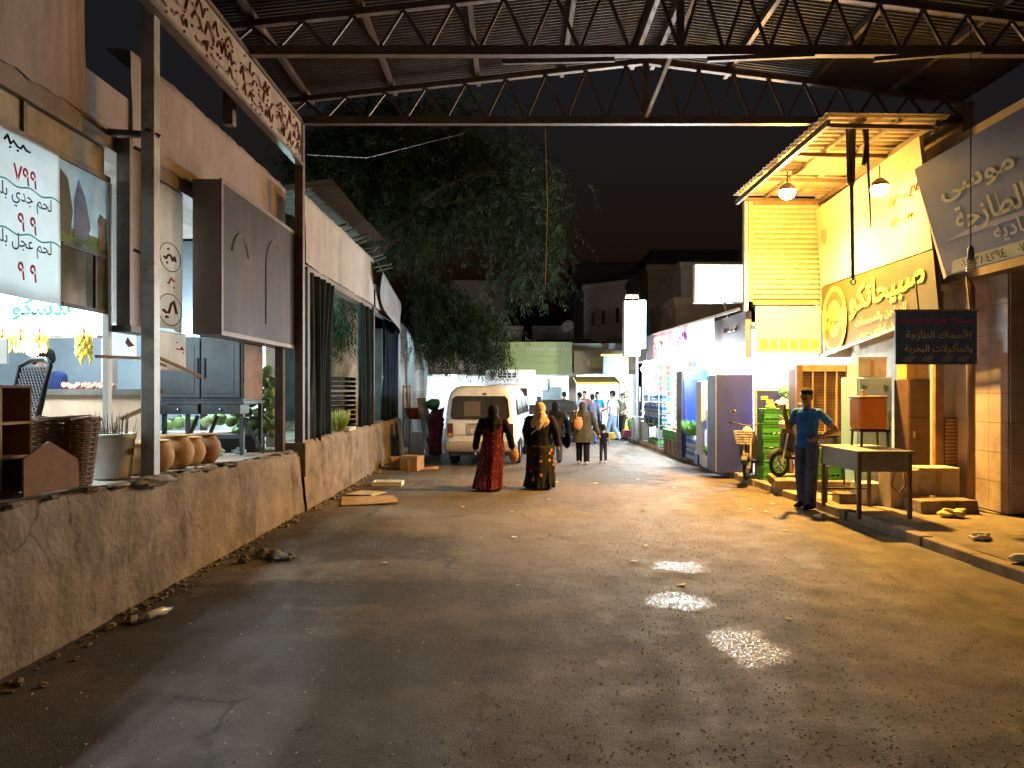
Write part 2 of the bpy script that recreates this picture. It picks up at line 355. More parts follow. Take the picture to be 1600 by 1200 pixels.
def flf(u, v):
    y = -1 + 13.2*u; x = -3.2 - 7*v
    return (x, y, deck_z(y) + .012*noise.noise(Vector((x*2, y*2, 0))))
struct(MB().grid(flf, 40, 16).build('platform_floor', slab, smooth=True))
struct(MB().add([(-3.2,12.2,.82),(-12,12.2,.82),(-12,24,.82),(-3.2,24,.82)], [(0,1,2,3)]).build('yard_floor', slab))
# ================================================================== LEFT: near shop building
nb = thing('shop_building', 'long low shop building with pinkish plaster parapet on the left', 'building')
def parapet(y0, y1, xf, z0, z1, t, ny=60, nv=14):
    m = MB()
    def fn(u, v):
        y = y0 + (y1-y0)*u
        if v < .8:
            k = v/.8; z = z0 + (z1-z0)*k; x = xf
            zz = z + (.025*noise.noise(Vector((y*2.1, 3, 0))) + .02*noise.noise(Vector((y*7, 3, 0))) if v < .02 or k > .97 else 0)
            return (x + nz3(0, y, z, .9, .02), y, zz)
        k = (v-.8)/.2
        return (xf - t*k, y, z1 + .02*noise.noise(Vector((y*2.1, 3, 0)))*(1-k))
    return m.grid(fn, ny, nv)
parapet(6.95, 11.5, -3.5, 4.0, 4.9, .25).build('parapet', plaster_pink, nb, smooth=True)
parapet(1.5, 6.2, -3.5, 4.02, 5.05, .25).build('parapet', plaster_pink, nb, smooth=True)
MB().box(-3.75, -3.52, 6.2, 6.95, 4.0, 4.42).build('parapet', plaster_pink, nb)
MB().box(-3.75, -3.515, 1.5, 11.5, 3.86, 4.05).build('lintel', steel_brown, nb)
MB().box(-3.75, -3.51, 11.5, 11.7, .88, 4.88).build('end_pier', plaster_pink, nb)
MB().box(-9.5, -3.76, 1.5, 11.7, 4.1, 4.25).build('roof_slab', slab, nb)
MB().box(-9.5, -9.3, 1.5, 12.2, .8, 4.1).build('wall', white_p, nb)
inwall = mat('shop_wall', (.20, .25, .29), .7, var=.15, scale=1.5, bump=.1)
MB().box(-9.3, -5.0, 11.9, 12.1, .8, 4.1).build('wall', inwall, nb)
MB().box(-4.95, -4.82, 9.1, 9.23, .9, 4.1).build('column', white_p, nb)
# stained valance boards below the lintel, with their steel frame
val = mat('stained_board', (.46, .36, .23), .8, var=.3, scale=2.5, bump=.1, streak=1, stain=(.24, .17, .10))
for a, b_ in ((3.6, 4.52), (4.56, 5.5), (5.54, 6.62)):
    MB().box(-3.60, -3.575, a, b_, 3.63, 3.87).build('valance_board', val, nb)
MB().box(-3.61, -3.55, 3.4, 6.68, 3.585, 3.63).build('valance_rail', steel_brown, nb)
MB().box(-3.61, -3.56, 3.4, 6.68, 3.87, 3.90).build('valance_rail', steel_brown, nb)
for yy in (4.54, 5.52): MB().box(-3.605, -3.555, yy-.02, yy+.02, 3.63, 3.87).build('valance_post', steel_brown, nb)
# glazed shop front: upright, panes
MB().box(-3.60, -3.55, 6.64, 6.70, 1.0, 3.58).build('window_post', white_p, nb)
MB().box(-3.58, -3.55, 5.98, 6.64, 2.90, 2.935).build('window_rail', steel_dark, nb)
MB().box(-3.58, -3.55, 5.98, 6.64, 2.42, 2.45).build('window_rail', steel_dark, nb)
MB().box(-3.58, -3.55, 6.44, 6.462, 2.45, 2.9).build('window_rail', steel_dark, nb)
gp = mat('grey_pane', (.17, .18, .165), .15, var=.35, scale=2, bump=0)
MB().box(-3.575, -3.565, 5.92, 6.44, 2.45, 2.9).build('pane', gp, nb); MB().box(-3.575, -3.565, 6.462, 6.64, 2.45, 2.9).build('pane', gp, nb)
# brown sheet-steel shutter housing beside the post
hs = thing('shutter_panel', 'tall brown sheet steel shutter guide panel behind the near grey post', 'panel')
MB().add([(-3.5,6.76,2.33),(-3.5,7.16,2.33),(-3.5,7.16,4.0),(-3.5,6.76,4.0)], [(0,1,2,3)]).build('sheet', steel_brown, hs, solid=.03)
MB().box(-3.52, -3.40, 6.72, 6.76, 2.33, 4.0).build('flange', steel_brown, hs)
MB().box(-3.52, -3.40, 7.16, 7.20, 2.33, 4.0).build('flange', steel_brown, hs)
MB().box(-3.56, -3.38, 6.70, 7.22, 2.27, 2.328).build('bottom_lip', steel_dark, hs)
for z in (2.95, 3.86): MB().bar((-3.36, 6.72, z+.05), (-3.2, 6.72, z-.02), .03).build('bracket', steel_dark, hs)
# poster with three pale shapes on grass
ps = thing('poster', 'glossy poster of livestock on grass in the left shop window', 'poster')
MB().box(-3.59, -3.565, 5.92, 6.64, 2.937, 3.582).build('sheet', mat('poster_bg', (.45, .52, .55), .35, var=.3, scale=4, bump=0), ps)
gr = mat('poster_green', (.25, .42, .12), .4, var=.2, scale=9, bump=0)
MB().box(-3.564, -3.561, 5.925, 6.635, 2.94, 3.06).build('grass_print', gr, ps)
def blobpoly(pts, z=.0): return [(-3.560, y, zz) for y, zz in pts]
MB().poly(blobpoly([(5.94,3.02),(6.08,3.0),(6.12,3.2),(6.05,3.45),(5.95,3.5)]), (.003,0,0)).build('animal_print', mat('pr1', (.2,.2,.22), .4, bump=0), ps)
MB().poly(blobpoly([(6.13,3.0),(6.3,2.98),(6.38,3.12),(6.3,3.35),(6.2,3.48),(6.14,3.3)]), (.003,0,0)).build('animal_print', mat('pr2', (.5,.48,.58), .4, bump=0), ps)
MB().poly(blobpoly([(6.5,2.97),(6.63,2.97),(6.63,3.24),(6.55,3.26),(6.5,3.2)]), (.003,0,0)).build('animal_print', mat('pr3', (.55,.5,.48), .4, bump=0), ps)
MB().poly(blobpoly([(6.48,3.2),(6.53,3.16),(6.57,3.26),(6.52,3.27)]), (.004,0,0)).build('animal_print', mat('pr4', (.16,.08,.07), .4, bump=0), ps)
# price banner
bn = thing('price_banner', 'long white cloth price banner with red numerals in the left shop front', 'banner')
clothw = mat('banner_cloth', (.74, .77, .78), .8, var=.06, scale=4, bump=.05)
bcl = bpy.data.materials['banner_cloth'].node_tree.nodes['Principled BSDF']
def bnf(u, v):
    y = 2.4 + 3.52*u; z = 2.42 + 1.17*v  # unseen near end lengthened to keep shop light off the road
    return (-3.545 + .008*math.sin(y*9 + z*2), y, z)
MB().grid(bnf, 60, 8).build('cloth', clothw, bn, smooth=True, solid=.004)
red = mat('red_ink', (.55, .02, .06), .8, var=.1, bump=0); blk = mat('black_ink', (.02, .02, .035), .8, var=.1, bump=0); teal = mat('teal_ink', (.12, .5, .45), .8, var=.1, bump=0)
LR, UP = (0, 1, 0), (0, 0, 1)
for k, (z, t) in enumerate(((3.47, ''), (3.13, 'لحم جدي بلدي'), (2.80, 'لحم عجل بلدي'))):
    if t: text(bn, t, (-3.53, 5.78, z), LR, UP, .15, blk, 'R', .008, lift=.006)
    else: marks(bn, (-3.53, 5.42, z+.04), LR, UP, .35, .12, blk, 1, 3)
    text(bn, '٧٩٩' if k == 0 else '٩ ٩', (-3.53, 5.60, z - .17 - (.02 if k == 2 else 0)), LR, UP, .13, red, 'R', .02, lift=.006, name='numerals')
    if k < 2:
        MB().tube([(-3.528, 4.9 + i*.04, z - .255 + .014*math.sin(i*.9)) for i in range(26)], .006, 4).build('wavy_line', teal, bn)
# white back-lit shop board with green letters
ab = thing('shop_board', 'glaring white shop board with green letters above the hanging bananas', 'sign')
MB().box(-7.6, -4.55, 8.3, 8.38, 2.36, 2.98).build('panel', emis('board_glow', (.86, .97, 1.0), 1.5), ab)
text(ab, 'عدسكو', (-5.13, 8.29, 2.64), (1,0,0), UP, .24, mat('green_ink', (.0, .22, .10), .6, bump=0, var=.05), 'C', .02, width=.72)
marks(ab, (-4.72, 8.29, 2.76), (1,0,0), UP, .2, .08, MATS['green_ink'], 1, 8)
MB().box(-7.6, -4.55, 8.28, 8.40, 2.325, 2.358).build('frame_rail', steel_grey, ab)
# ceiling tubes of the near shop (seen lit through the front)
for i, (x, yy) in enumerate(((-6.6, 5.2), (-5.0, 6.6), (-5.6, 7.6), (-6.2, 10.2))):
    t = thing('ceiling_tube', ['fluorescent tube on the shop ceiling nearest the street end', 'fluorescent tube on the shop ceiling behind the price banner', 'fluorescent tube on the shop ceiling above the white board', 'fluorescent tube on the shop ceiling over the two seated men'][i], 'lamp', (x, yy, 3.95), group='shop ceiling tubes')
    MB().box(-.05, .05, -.62, .62, .02, .1).build('fitting', white_p, t)
    MB().tube([(0,-.58,-.02),(0,.58,-.02)], .018, 8).build('tube', emis('tube_glow', (.82, .96, 1), 14), t)
    l = lamp('tube_light', t, (0,0,-.06), [150, 190, 150, 80][i], (.78, .95, 1.0), typ='AREA'); l.data.shape = 'RECTANGLE'; l.data.size = .08; l.data.size_y = 1.15
# ================================================================== CANOPY over the street
cp = thing('market_canopy', 'steel truss canopy with corrugated roof across the street', 'canopy')
RX0, RX1, RXM = -3.3, 6.55, 1.95
def topz(x): return 5.96 + .58*(1 - abs(x - RXM)/((RXM - RX0) if x < RXM else (RX1 - RXM)))
for k, yy in enumerate((11.0, 8.75, 6.5)):
    bot = 5.68
    tr = MB().box(RX0, RX1, yy-.045, yy+.045, bot-.06, bot+.05).build('truss', steel_brown, cp)
    MB().box(RX0, RX1, yy-.06, yy-.045, bot-.063, bot-.045).build('chord_flange', steel_brown, tr)
    for (xa, xb) in ((RX0, RXM), (RXM, RX1)):
        MB().bar((xa, yy, topz(xa)), (xb, yy, topz(xb)), .08, .08).build('top_chord', steel_brown, tr)
    nb_ = 9
    for (xa, xb) in ((RX0, RXM), (RXM, RX1)):
        st = (xb - xa)/nb_
        for j in range(nb_):
            x0 = xa + j*st; xm = x0 + st/2; x1 = x0 + st
            MB().bar((x0+.02, yy, bot+.05), (xm-.01, yy, topz(xm)-.04), .036, .03, (0,1,0)).build('web_bar', steel_brown, tr)
            MB().bar((xm+.01, yy, topz(xm)-.04), (x1-.02, yy, bot+.05), .036, .03, (0,1,0)).build('web_bar', steel_brown, tr)
    MB().box(RXM-.04, RXM+.04, yy-.04, yy+.04, bot+.05, topz(RXM)-.04).build('king_post', steel_brown, tr)
for x in (-3.0, -1.75, -.5, .75, 1.8, 2.1, 3.2, 4.4, 5.6):
    MB().box(x-.03, x+.03, 2.2, 11.35, topz(x)+.045, topz(x)+.125).build('purlin', steel_brown, cp)
def corr(y0, y1, xa, xb, dz):
    pitch = .076; n = int(round((y1-y0)/pitch*4)); m = MB()
    def fn(u, v):
        y = y0 + (y1-y0)*u; x = xa + (xb-xa)*v; k = (u*(y1-y0)/pitch) % 1
        w = .009 if k < .4 else (-.009 if .5 < k < .9 else 0)
        return (x, y, topz(x) + .14 + dz + w)
    return m.grid(fn, n, 2)
yy = 2.2; k = 0
while yy < 11.2:
    for (xa, xb) in ((RX0-.25, RXM), (RXM, RX1+.2)):
        corr(yy, yy+.92, xa, xb, .004*(k % 2)).build('roof_sheet', roofm, cp)
    yy += .915; k += 1
# loose brace and the unlit batten fittings under the trusses
MB().bar(W(1086, -6, 8.9), W(1010, 182, 10.9), .05, .03).build('brace', steel_grey, cp)
for a, b_ in ((1105, 1272), (1366, 1534)):
    MB().bar(W(a, 93, 8.6), W(b_, 86 if a < 1200 else 79, 8.6), .05, .05).build('batten', steel_brown, cp)
MB().bar(W(785, 97, 8.6), W(960, 93, 8.6), .04, .05).build('batten', steel_brown, cp)
# posts of the left side
for (x, yy, z0, w, zt, m) in ((-3.15, 6.58, .93, .115, 5.7, steel_grey), (-3.09, 11.0, .88, .12, 5.7, steel_brown), (-3.30, 10.75, .88, .12, 2.44, steel_brown), (-3.33, 8.9, 4.9, .12, 5.66, steel_brown)):
    MB().box(x-w/2, x+w/2, yy-w/2, yy+w/2, z0-.03, zt).build('post', m, cp, bevel=.006)
MB().tube([(-3.22,6.58,3.98),(-3.15,6.50,4.0),(-3.07,6.58,3.97),(-3.15,6.66,3.95),(-3.22,6.58,3.98)], .012, 6).build('wire_tie', black_pl, cp)
MB().bar((-3.5, 6.55, 3.99), (-3.2, 6.55, 3.97), .05, .05).build('cable_bracket', steel_dark, cp)
# lettered fascia board along the left edge
fb = thing('lettered_fascia', 'long rusty cream fascia board with brown Arabic letters under the canopy edge', 'sign')
rusty = mat('rusty_cream', (.34, .26, .20), .75, var=.3, scale=3, bump=.1, streak=1, stain=(.15, .085, .06))
MB().box(-3.10, -3.05, 2.6, 11.02, 5.04, 5.62).build('board', rusty, fb)
MB().box(-3.12, -3.02, 2.6, 11.04, 5.0, 5.04).build('bottom_rail', steel_brown, fb)
MB().box(-3.12, -3.02, 2.6, 11.04, 5.62, 5.66).build('top_rail', steel_brown, fb)
brn = mat('brown_letters', (.16, .055, .04), .7, var=.3, scale=8, bump=0)
for k in range(6): marks(fb, (-3.05, 10.35 - k*1.28, 5.33), LR, UP, 1.22, .26, brn, 4, 40+k, .004, 'worn_lettering', .016); marks(fb, (-3.05, 10.3 - k*1.28, 5.46), LR, UP, 1.1, .24, brn, 3, 60+k, .004, 'worn_lettering', .014); marks(fb, (-3.05, 10.4 - k*1.28, 5.18), LR, UP, 1.15, .22, brn, 3, 80+k, .004, 'worn_lettering', .014)
# unlit box sign
bs = thing('box_sign', 'dead brown metal light box sign with faded face between the left posts', 'sign')
boxm = mat('faded_face', (.034, .026, .030), .55, .0, var=.6, scale=2.2, bump=.08, streak=1, stain=(.11, .065, .04))
boxm.node_tree.nodes['Principled BSDF'].inputs['Specular IOR Level'].default_value = .12
MB().box(-3.46, -3.165, 8.18, 11.05, 2.36, 4.04).build('case', mat('case_grey', (.14, .115, .10), .5, .2, var=.2, bump=.05), bs)
MB().box(-3.163, -3.15, 8.22, 11.0, 2.40, 4.0).build('face', boxm, bs)
for (a, b_, c_, d) in ((8.17, 8.22, 2.35, 4.05), (11.0, 11.06, 2.35, 4.05), (8.22, 11.0, 2.35, 2.40), (8.22, 11.0, 4.0, 4.05)):
    MB().box(-3.165, -3.14, a, b_, c_, d).build('edge_trim', steel_brown, bs)
def arc(yc, zc, r, a0, a1): return [(-3.146, yc + r*math.cos(R(a)), zc + r*1.25*math.sin(R(a))) for a in range(a0, a1+1, 10)]
MB().tube(arc(8.75, 3.2, .28, 20, 160), .012, 4).build('printed_arch', mat('faded_print', (.28, .2, .13), .5, bump=0), bs)
MB().tube([(-3.146,9.65,2.6)] + arc(9.98, 3.3, .33, 60, 180)[::-1], .012, 4).build('printed_arch', MATS['faded_print'], bs)
# hanging cloth banners
def cloth(name, label, y0, y1, z0, z1, x, sag=.02, waves=5, m=clothw, ny=24, nv=10):
    t = thing(name, label, 'banner'); 
    def fn(u, v):
        y = y0 + (y1-y0)*u; z = z0 + (z1-z0)*v
        return (x + sag*math.sin(u*waves*3.1 + v*1.5)*(.4+.6*(1-v)), y, z + .03*math.sin(u*3)*(1-v))
    MB().grid(fn, ny, nv).build('cloth', m, t, smooth=True, solid=.003); return t
cream = mat('cream_cloth', (.62, .56, .50), .85, var=.12, scale=3, bump=.08, streak=1, stain=(.45, .36, .28))
c1 = cloth('cloth_banner', 'narrow white cloth banner with handwriting beside the box sign', 7.42, 8.14, 2.36, 3.92, -3.56, .025, 4, cream)
brown_ink = mat('brown_ink', (.12, .05, .04), .8, bump=0, var=.1)
for z, w_, h, q in ((3.12, .36, .17, brown_ink), (2.86, .2, .12, red), (2.58, .4, .2, brown_ink)): marks(c1, (-3.53, 7.78, z), LR, UP, w_, h, q, 1, int(z*10), .03)
for zc, r in ((3.12, .16), (2.58, .18)):
    MB().tube([(-3.52, 7.78 + r*1.5*math.cos(R(a)), zc + r*.9*math.sin(R(a))) for a in range(0, 361, 15)], .005, 4).build('drawn_oval', brown_ink, c1)
c2 = cloth('cloth_banner', 'low cloth banner with a bird shape hanging left of the near post', 6.72, 7.2, 2.02, 2.36, -3.58, .01, 3, clothw)
MB().poly([(-3.55,6.93,2.19),(-3.55,6.99,2.15),(-3.55,7.1,2.17),(-3.55,7.03,2.2),(-3.55,6.97,2.24)], (.004,0,0)).build('printed_bird', brown_ink, c2)
c3 = cloth('cloth_banner', 'low cream cloth with red writing hanging right of the near post', 7.35, 8.25, 1.93, 2.36, -3.56, .012, 3, cream)
marks(c3, (-3.53, 8.0, 2.2), LR, UP, .22, .12, red, 1, 5, .03)
MB().tube([(-3.55,6.45,2.04),(-3.54,7.3,2.06),(-3.53,7.7,2.0)], .016, 6).build('rod', wood, c3)
MB().tube([(-3.52,7.5,2.08),(-3.5,8.5,1.91)], .018, 6).build('rod', wood, c3)
# ================================================================== LEFT: second building with curtains
sb = thing('curtained_stall', 'white plastered stall front with dark curtains behind the low wall', 'building')
parapet(11.3, 16.9, -3.1, 3.66, 4.7, .2).build('fascia', plaster_white, sb, smooth=True)
parapet(17.0, 20.6, -3.08, 3.62, 4.15, .2, 40).build('fascia', plaster_white, sb, smooth=True)
MB().box(-3.3, -3.12, 11.3, 20.6, 3.55, 3.655).build('lintel', steel_brown, sb)
for yy in (11.45, 16.9, 20.45): MB().box(-3.2, -3.08, yy-.06, yy+.06, .98, 3.62).build('post', steel_dark, sb)
MB().box(-9, -8.8, 12.1, 23, .8, 3.4).build('wall', mat('yard_wall', (.10, .12, .115), .9, var=.3, scale=1.5), sb)
MB().box(-8.8, -3.9, 22.6, 22.8, .8, 3.6).build('wall', MATS['yard_wall'], sb)
# corrugated scraps on top
for (a, b_, z, tilt) in ((11.5, 13.2, 4.82, .16), (13.1, 14.7, 4.86, .10), (14.6, 16.2, 4.8, .2)):
    m = MB()
    def fn(u, v, a=a, b_=b_, z=z, tilt=tilt):
        y = a + (b_-a)*u; return (-3.9 + 1.15*v, y, z + tilt*v + .015*math.sin(y*62))
    m.grid(fn, 90, 3).build('roof_sheet', roofm, sb)
for i in range(10):
    yy = 14 + i*.55; MB().bar((-3.4, yy, 4.74), (-2.95+random.uniform(-.1,.1), yy+random.uniform(-.3,.3), 4.78+random.uniform(0,.12)), .05, .03).build('roof_lath', steel_dark, sb)
tp = thing('torn_tarp', 'torn grey tarpaulin sagging from the far end of the white fascia', 'tarp')
def tf(u, v):
    y = 16.6 + 3.6*u; z = 4.6 - .75*math.sin(u*2.6)*v - .35*v - .5*u
    return (-2.98 + .12*math.sin(u*9+v*3)*v + .1*v, y, z)
MB().grid(tf, 30, 10).build('sheet', mat('tarp', (.22, .22, .23), .6, var=.3, bump=.1), tp, smooth=True, solid=.006)
curt = mat('dark_curtain', (.007, .011, .012), .85, var=.25, scale=3, bump=.1)
def curtain(label, y0, y1, z0, z1, x, pinch=0.4, folds=7, m=curt, px=0):
    t = thing('curtain', label, 'curtain', group='curtains of the stall')
    def fn(u, v):
        k = 1 - pinch*math.sin(math.pi*min(1, (1-v)*1.0))*.6; yc = (y0+y1)/2
        y = yc + px*(1-v) + (y0 + (y1-y0)*u - yc)*k
        ph = 3.2*noise.noise(Vector((u*3, v*.8, y0))); am = .05 + .09*abs(noise.noise(Vector((u*4, v*.5, y0+5))))
        return (x + am*math.sin(u*folds*6.28 + ph) + .12*(1-v)*noise.noise(Vector((u*2, y0, 3))), y, z0 + (z1-z0)*v + .07*(1-v)*noise.noise(Vector((u*5, y0, 9))))
    MB().grid(fn, 70, 14).build('cloth', m, t, smooth=True, solid=.008)
    MB().tube([(x, y0-.1, z1+.01), (x, y1+.1, z1+.01)], .012, 6).build('rail', steel_grey, t)
curtain('broad black curtain beside the brown canopy post', 11.45, 13.0, .95, 3.55, -3.12, .35, 4)
curtain('dark green gathered curtain in the middle of the stall', 15.5, 17.1, 1.0, 3.55, -3.16, .1, 5)
curtain('dark blue curtain at the far end of the stall', 18.4, 20.3, 1.02, 3.5, -3.14, .15, 6, mat('blue_curtain', (.006, .012, .02), .85, var=.2))
# ================================================================== RIGHT: canopied shop
def translucent(m, amt=.5):
    n = m.node_tree.nodes; L = m.node_tree.links; b = n['Principled BSDF']; o = n['Material Output']
    t = n.new('ShaderNodeBsdfTranslucent'); mx = n.new('ShaderNodeMixShader'); mx.inputs[0].default_value = amt
    src = b.inputs['Base Color'].links
    if src: L.new(src[0].from_socket, t.inputs[0])
    L.new(b.outputs[0], mx.inputs[1]); L.new(t.outputs[0], mx.inputs[2]); L.new(mx.outputs[0], o.inputs[0]); return m
translucent(clothw, .65)
for m in (cream, MATS['poster_bg'], MATS['pr1'], MATS['pr2'], MATS['pr3'], gr): translucent(m, .5)
RR = (0, -1, 0); CR = (1, 0, 0)
rb = thing('canopied_shop', 'shop block with corrugated canopy and shutter on the right', 'building')
yel_wall = mat('ochre_wall', (.42, .34, .24), .85, var=.2, scale=2, bump=.25, streak=1, stain=(.26, .19, .12))
MB().box(6.62, 6.8, 11.1, 14.9, .1, 6.0).build('wall', yel_wall, rb)
MB().box(6.0, 6.62, 14.78, 14.95, 2.4, 5.6).build('wall', yel_wall, rb)
# canopy
MB().bar((4.44, 10.6, 5.50), (4.44, 14.9, 5.46), .06, .09).build('canopy_edge', steel_grey, rb)
MB().bar((5.98, 10.6, 5.50), (5.98, 14.9, 5.42), .06, .09).build('canopy_edge', steel_brown, rb)
for yy in (10.7, 12.0, 13.4, 14.8): MB().bar((4.42, yy, 5.50), (6.0, yy, 5.47), .05, .06).build('canopy_rafter', steel_brown, rb)
for x in (4.95, 5.45): MB().bar((x, 10.6, 5.545), (x, 14.9, 5.515), .05, .035).build('canopy_purlin', steel_grey, rb)
csheet = mat('canopy_sheet', (.52, .42, .28), .5, .2, var=.2, scale=3, bump=.05, stain=(.33, .24, .14))
yy = 10.5; k = 0
while yy < 14.9:
    m = MB(); y0 = yy
    def fn(u, v, y0=y0, k=k):
        y = y0 + .74*u; q = (u*.74/.185) % 1; w = .012 if q < .35 else (-.012 if .42 < q < .93 else 0)
        return (4.36 + 1.75*v, y, 5.60 + .003*(k % 2) - .02*v + w)
    m.grid(fn, 32, 1).build('roof_sheet', csheet, rb); yy += .735; k += 1
# shutter made of slats, with frame posts
shm = mat('shutter_cream', (.44, .36, .24), .5, .1, var=.15, scale=4, bump=.04, stain=(.42, .32, .18))
sh = MB().box(4.68, 5.98, 14.74, 14.77, 3.5, 5.36).build('shutter', shm, rb)
for i in range(19):
    z = 3.52 + i*.098
    MB().poly([(4.70, 14.735, z), (4.70, 14.70, z+.022), (4.70, 14.70, z+.07), (4.70, 14.735, z+.092)], (1.27,0,0)).build('slat', shm, sh)
MB().box(4.60, 4.68, 14.66, 14.80, 3.42, 5.42).build('frame_post', wood_pale, rb)
MB().box(4.52, 4.585, 14.66, 14.80, 3.3, 5.42).build('frame_post', white_dirty, rb)
MB().box(4.60, 6.0, 14.66, 14.80, 3.42, 3.48).build('frame_rail', wood, rb)
MB().box(4.70, 5.98, 14.70, 14.76, 5.36, 5.44).build('frame_rail', wood, rb)
# floodlight under the canopy
def flood(label, loc, power, col, size, tilt, st=60):
    t = thing('flood_lamp', label, 'lamp', loc, group='lamps under the right canopy')
    MB().lathe([(.03,.10),(.05,.08),(.12,.02),(.16,-.03),(.165,-.03),(.12,.04),(.05,.1)], 20, cap=False).build('lamp_shade', steel_grey, t, smooth=True)
    MB().ell((0,0,-.075), (.135,.135,.10), 18, 12).build('bulb', emis('sodium_bulb', (1, .62, .18), st), t, smooth=True)
    MB().tube([(0,0,.1),(0,0,.3)], .012, 6).build('stem', steel_dark, t)
    lamp('lamp_light', t, (0,0,-.2), power*.14, col, size)
    lamp('lamp_beam', t, (0,0,-.2), power, col, size, 'SPOT', spot_size=R(158), spot_blend=.75, shadow_soft_size=size)
    return t
SOD = (1.0, .53, .10)
flood('glowing orange lamp under the outer edge of the right canopy', (4.72, 12.95, 5.20), 6600, SOD, .1, 0)
flood('glowing orange lamp put at the bright patch on the tall yellow sign', (5.55, 11.4, 4.85), 260, SOD, .06, 0)  # lamp placed for the bright patch on the sign
# tall cream sign with green lower board
ys = thing('yellow_sign', 'tall cream and olive sign with round emblem and big yellow letters', 'sign')
ysm = mat('cream_sign', (.46, .40, .26), .6, var=.12, scale=2, bump=.03, stain=(.38, .31, .18)); olive = mat('olive_sign', (.036, .033, .011), .5, var=.12, scale=2, bump=.03)
q = [Vector(v) for v in ((5.98, 14.62, 3.76), (5.98, 10.75, 3.77), (5.90, 10.95, 5.44), (5.90, 14.68, 5.26))]
MB().poly(q, (.06, 0, 0)).build('upper_board', ysm, ys)
q2 = [Vector(v) for v in ((6.02, 14.6, 2.43), (6.0, 10.62, 2.86), (5.985, 10.74, 3.75), (5.985, 14.62, 3.74))]
MB().poly(q2, (.06, 0, 0)).build('lower_board', olive, ys)
MB().bar((5.985, 14.6, 2.41), (5.965, 10.6, 2.84), .05, .04).build('bottom_trim', white_dirty, ys)
ltr = mat('yellow_letters', (.60, .47, .07), .5, var=.05, bump=0); lw = mat('cream_letters', (.3, .26, .17), .5, var=.05, bump=0)
SL = Vector((-.005, -4.0, .30)).normalized()
text(ys, 'صبيحاتكو', (5.975, 12.15, 3.36), SL, UP, .56, ltr, 'C', .03, width=2.45)
text(ys, 'للدواجن والمجمدات', (5.98, 12.3, 2.96), SL, UP, .17, lw, 'C', .012, width=1.7)
text(ys, 'كبده - قوانص - بيض', (5.985, 12.35, 2.74), SL, UP, .15, lw, 'C', .012, width=1.5)
fl_ = mat('faint_letters', (.28, .22, .11), .6, bump=0)
marks(ys, (5.93, 11.45, 4.35), Vector((0,-1,.06)), UP, .7, .2, fl_, 2, 11)
marks(ys, (5.92, 11.4, 4.68), Vector((0,-1,.06)), UP, .9, .2, fl_, 2, 12)
def disc(parent, name, c, ry, rz, m, lift, n=28, a0=0, a1=360, ri=0.):
    P_ = []
    full = a1 - a0 >= 360
    ang = [R(a0 + (a1-a0)*i/n) for i in range(n if full else n+1)]
    o = [(c[0]-lift, c[1] - ry*math.cos(a), c[2] + rz*math.sin(a)) for a in ang]
    if not full: o += [(c[0]-lift, c[1] - ri*ry*math.cos(a), c[2] + ri*rz*math.sin(a)) for a in reversed(ang)]
    MB().poly(o, (.003, 0, 0)).build(name, m, parent)
ec = (5.975, 14.0, 3.06)
redbr = mat('emblem_brown', (.12, .04, .015), .5, bump=0, var=.1)
disc(ys, 'emblem_disc', ec, .52, .62, ltr, .006); disc(ys, 'emblem_arc', ec, .44, .53, redbr, .011, a0=25, a1=155, ri=.68)
disc(ys, 'emblem_arc', ec, .44, .53, redbr, .011, a0=200, a1=340, ri=.6); marks(ys, (5.955, 14.0, 3.06), RR, UP, .55, .2, redbr, 2, 13)
# head portraits at the top left corner of the upper board, reduced to a dark printed oval
disc(ys, 'printed_oval', (5.93, 14.35, 4.75), .14, .22, MATS['faint_letters'], .006)
# cream board with yellow squares, facing down the street
cs = thing('square_board', 'cream board with a row of yellow squares below the shutter', 'sign')
MB().box(4.72, 5.98, 14.62, 14.66, 2.47, 3.38).build('board', mat('cream_board', (.5, .44, .32), .5, var=.08, bump=.03), cs)
for i in range(6): MB().box(4.80+i*.195, 4.94+i*.195, 14.612, 14.619, 2.55, 2.74).build('printed_square', ltr, cs)
# banner sign with fish-shop name, leaning out over the pavement
gs = thing('leaning_sign', 'grey purple sign board with yellow Arabic lettering leaning out on the right', 'sign')
gpl = mat('grey_purple', (.095, .08, .09), .6, var=.2, scale=1.5, bump=.06, streak=1, stain=(.12, .095, .085))
b0, b1, t0_, t1_ = Vector((5.60, 9.72, 3.22)), Vector((5.60, 5.6, 3.24)), Vector((5.18, 9.72, 4.60)), Vector((5.18, 5.6, 4.64))
MB().poly([b0, b1, t1_, t0_], (.06, 0, .02)).build('board', gpl, gs)
ru = (t0_ - b0).normalized()
MB().poly([b0 + Vector((0,.012,0)), t0_ + Vector((0,.012,0)), t0_ + Vector((.38,.3,-.05)), b0 + Vector((.1,.25,0))], (.02,.02,0)).build('side_flap', mat('flap', (.30, .22, .17), .7, var=.25), gs)
def gp_(yy, k): return b0 + Vector((0, yy - 9.72, 0)) + ru*k
ylw2 = mat('dull_yellow_letters', (.50, .38, .10), .6, var=.1, bump=0); pal = mat('pale_letters', (.48, .40, .34), .6, var=.1, bump=0)
text(gs, 'علي أبو موسى', gp_(9.35, 1.02), RR, ru, .42, ylw2, 'L', .02, width=3.1)
text(gs, 'الأسماك الطازجة', gp_(9.22, .63), RR, ru, .40, ylw2, 'L', .02, width=2.9)
text(gs, 'صيادية', gp_(8.62, .33), RR, ru, .22, pal, 'L', .015, width=.9)
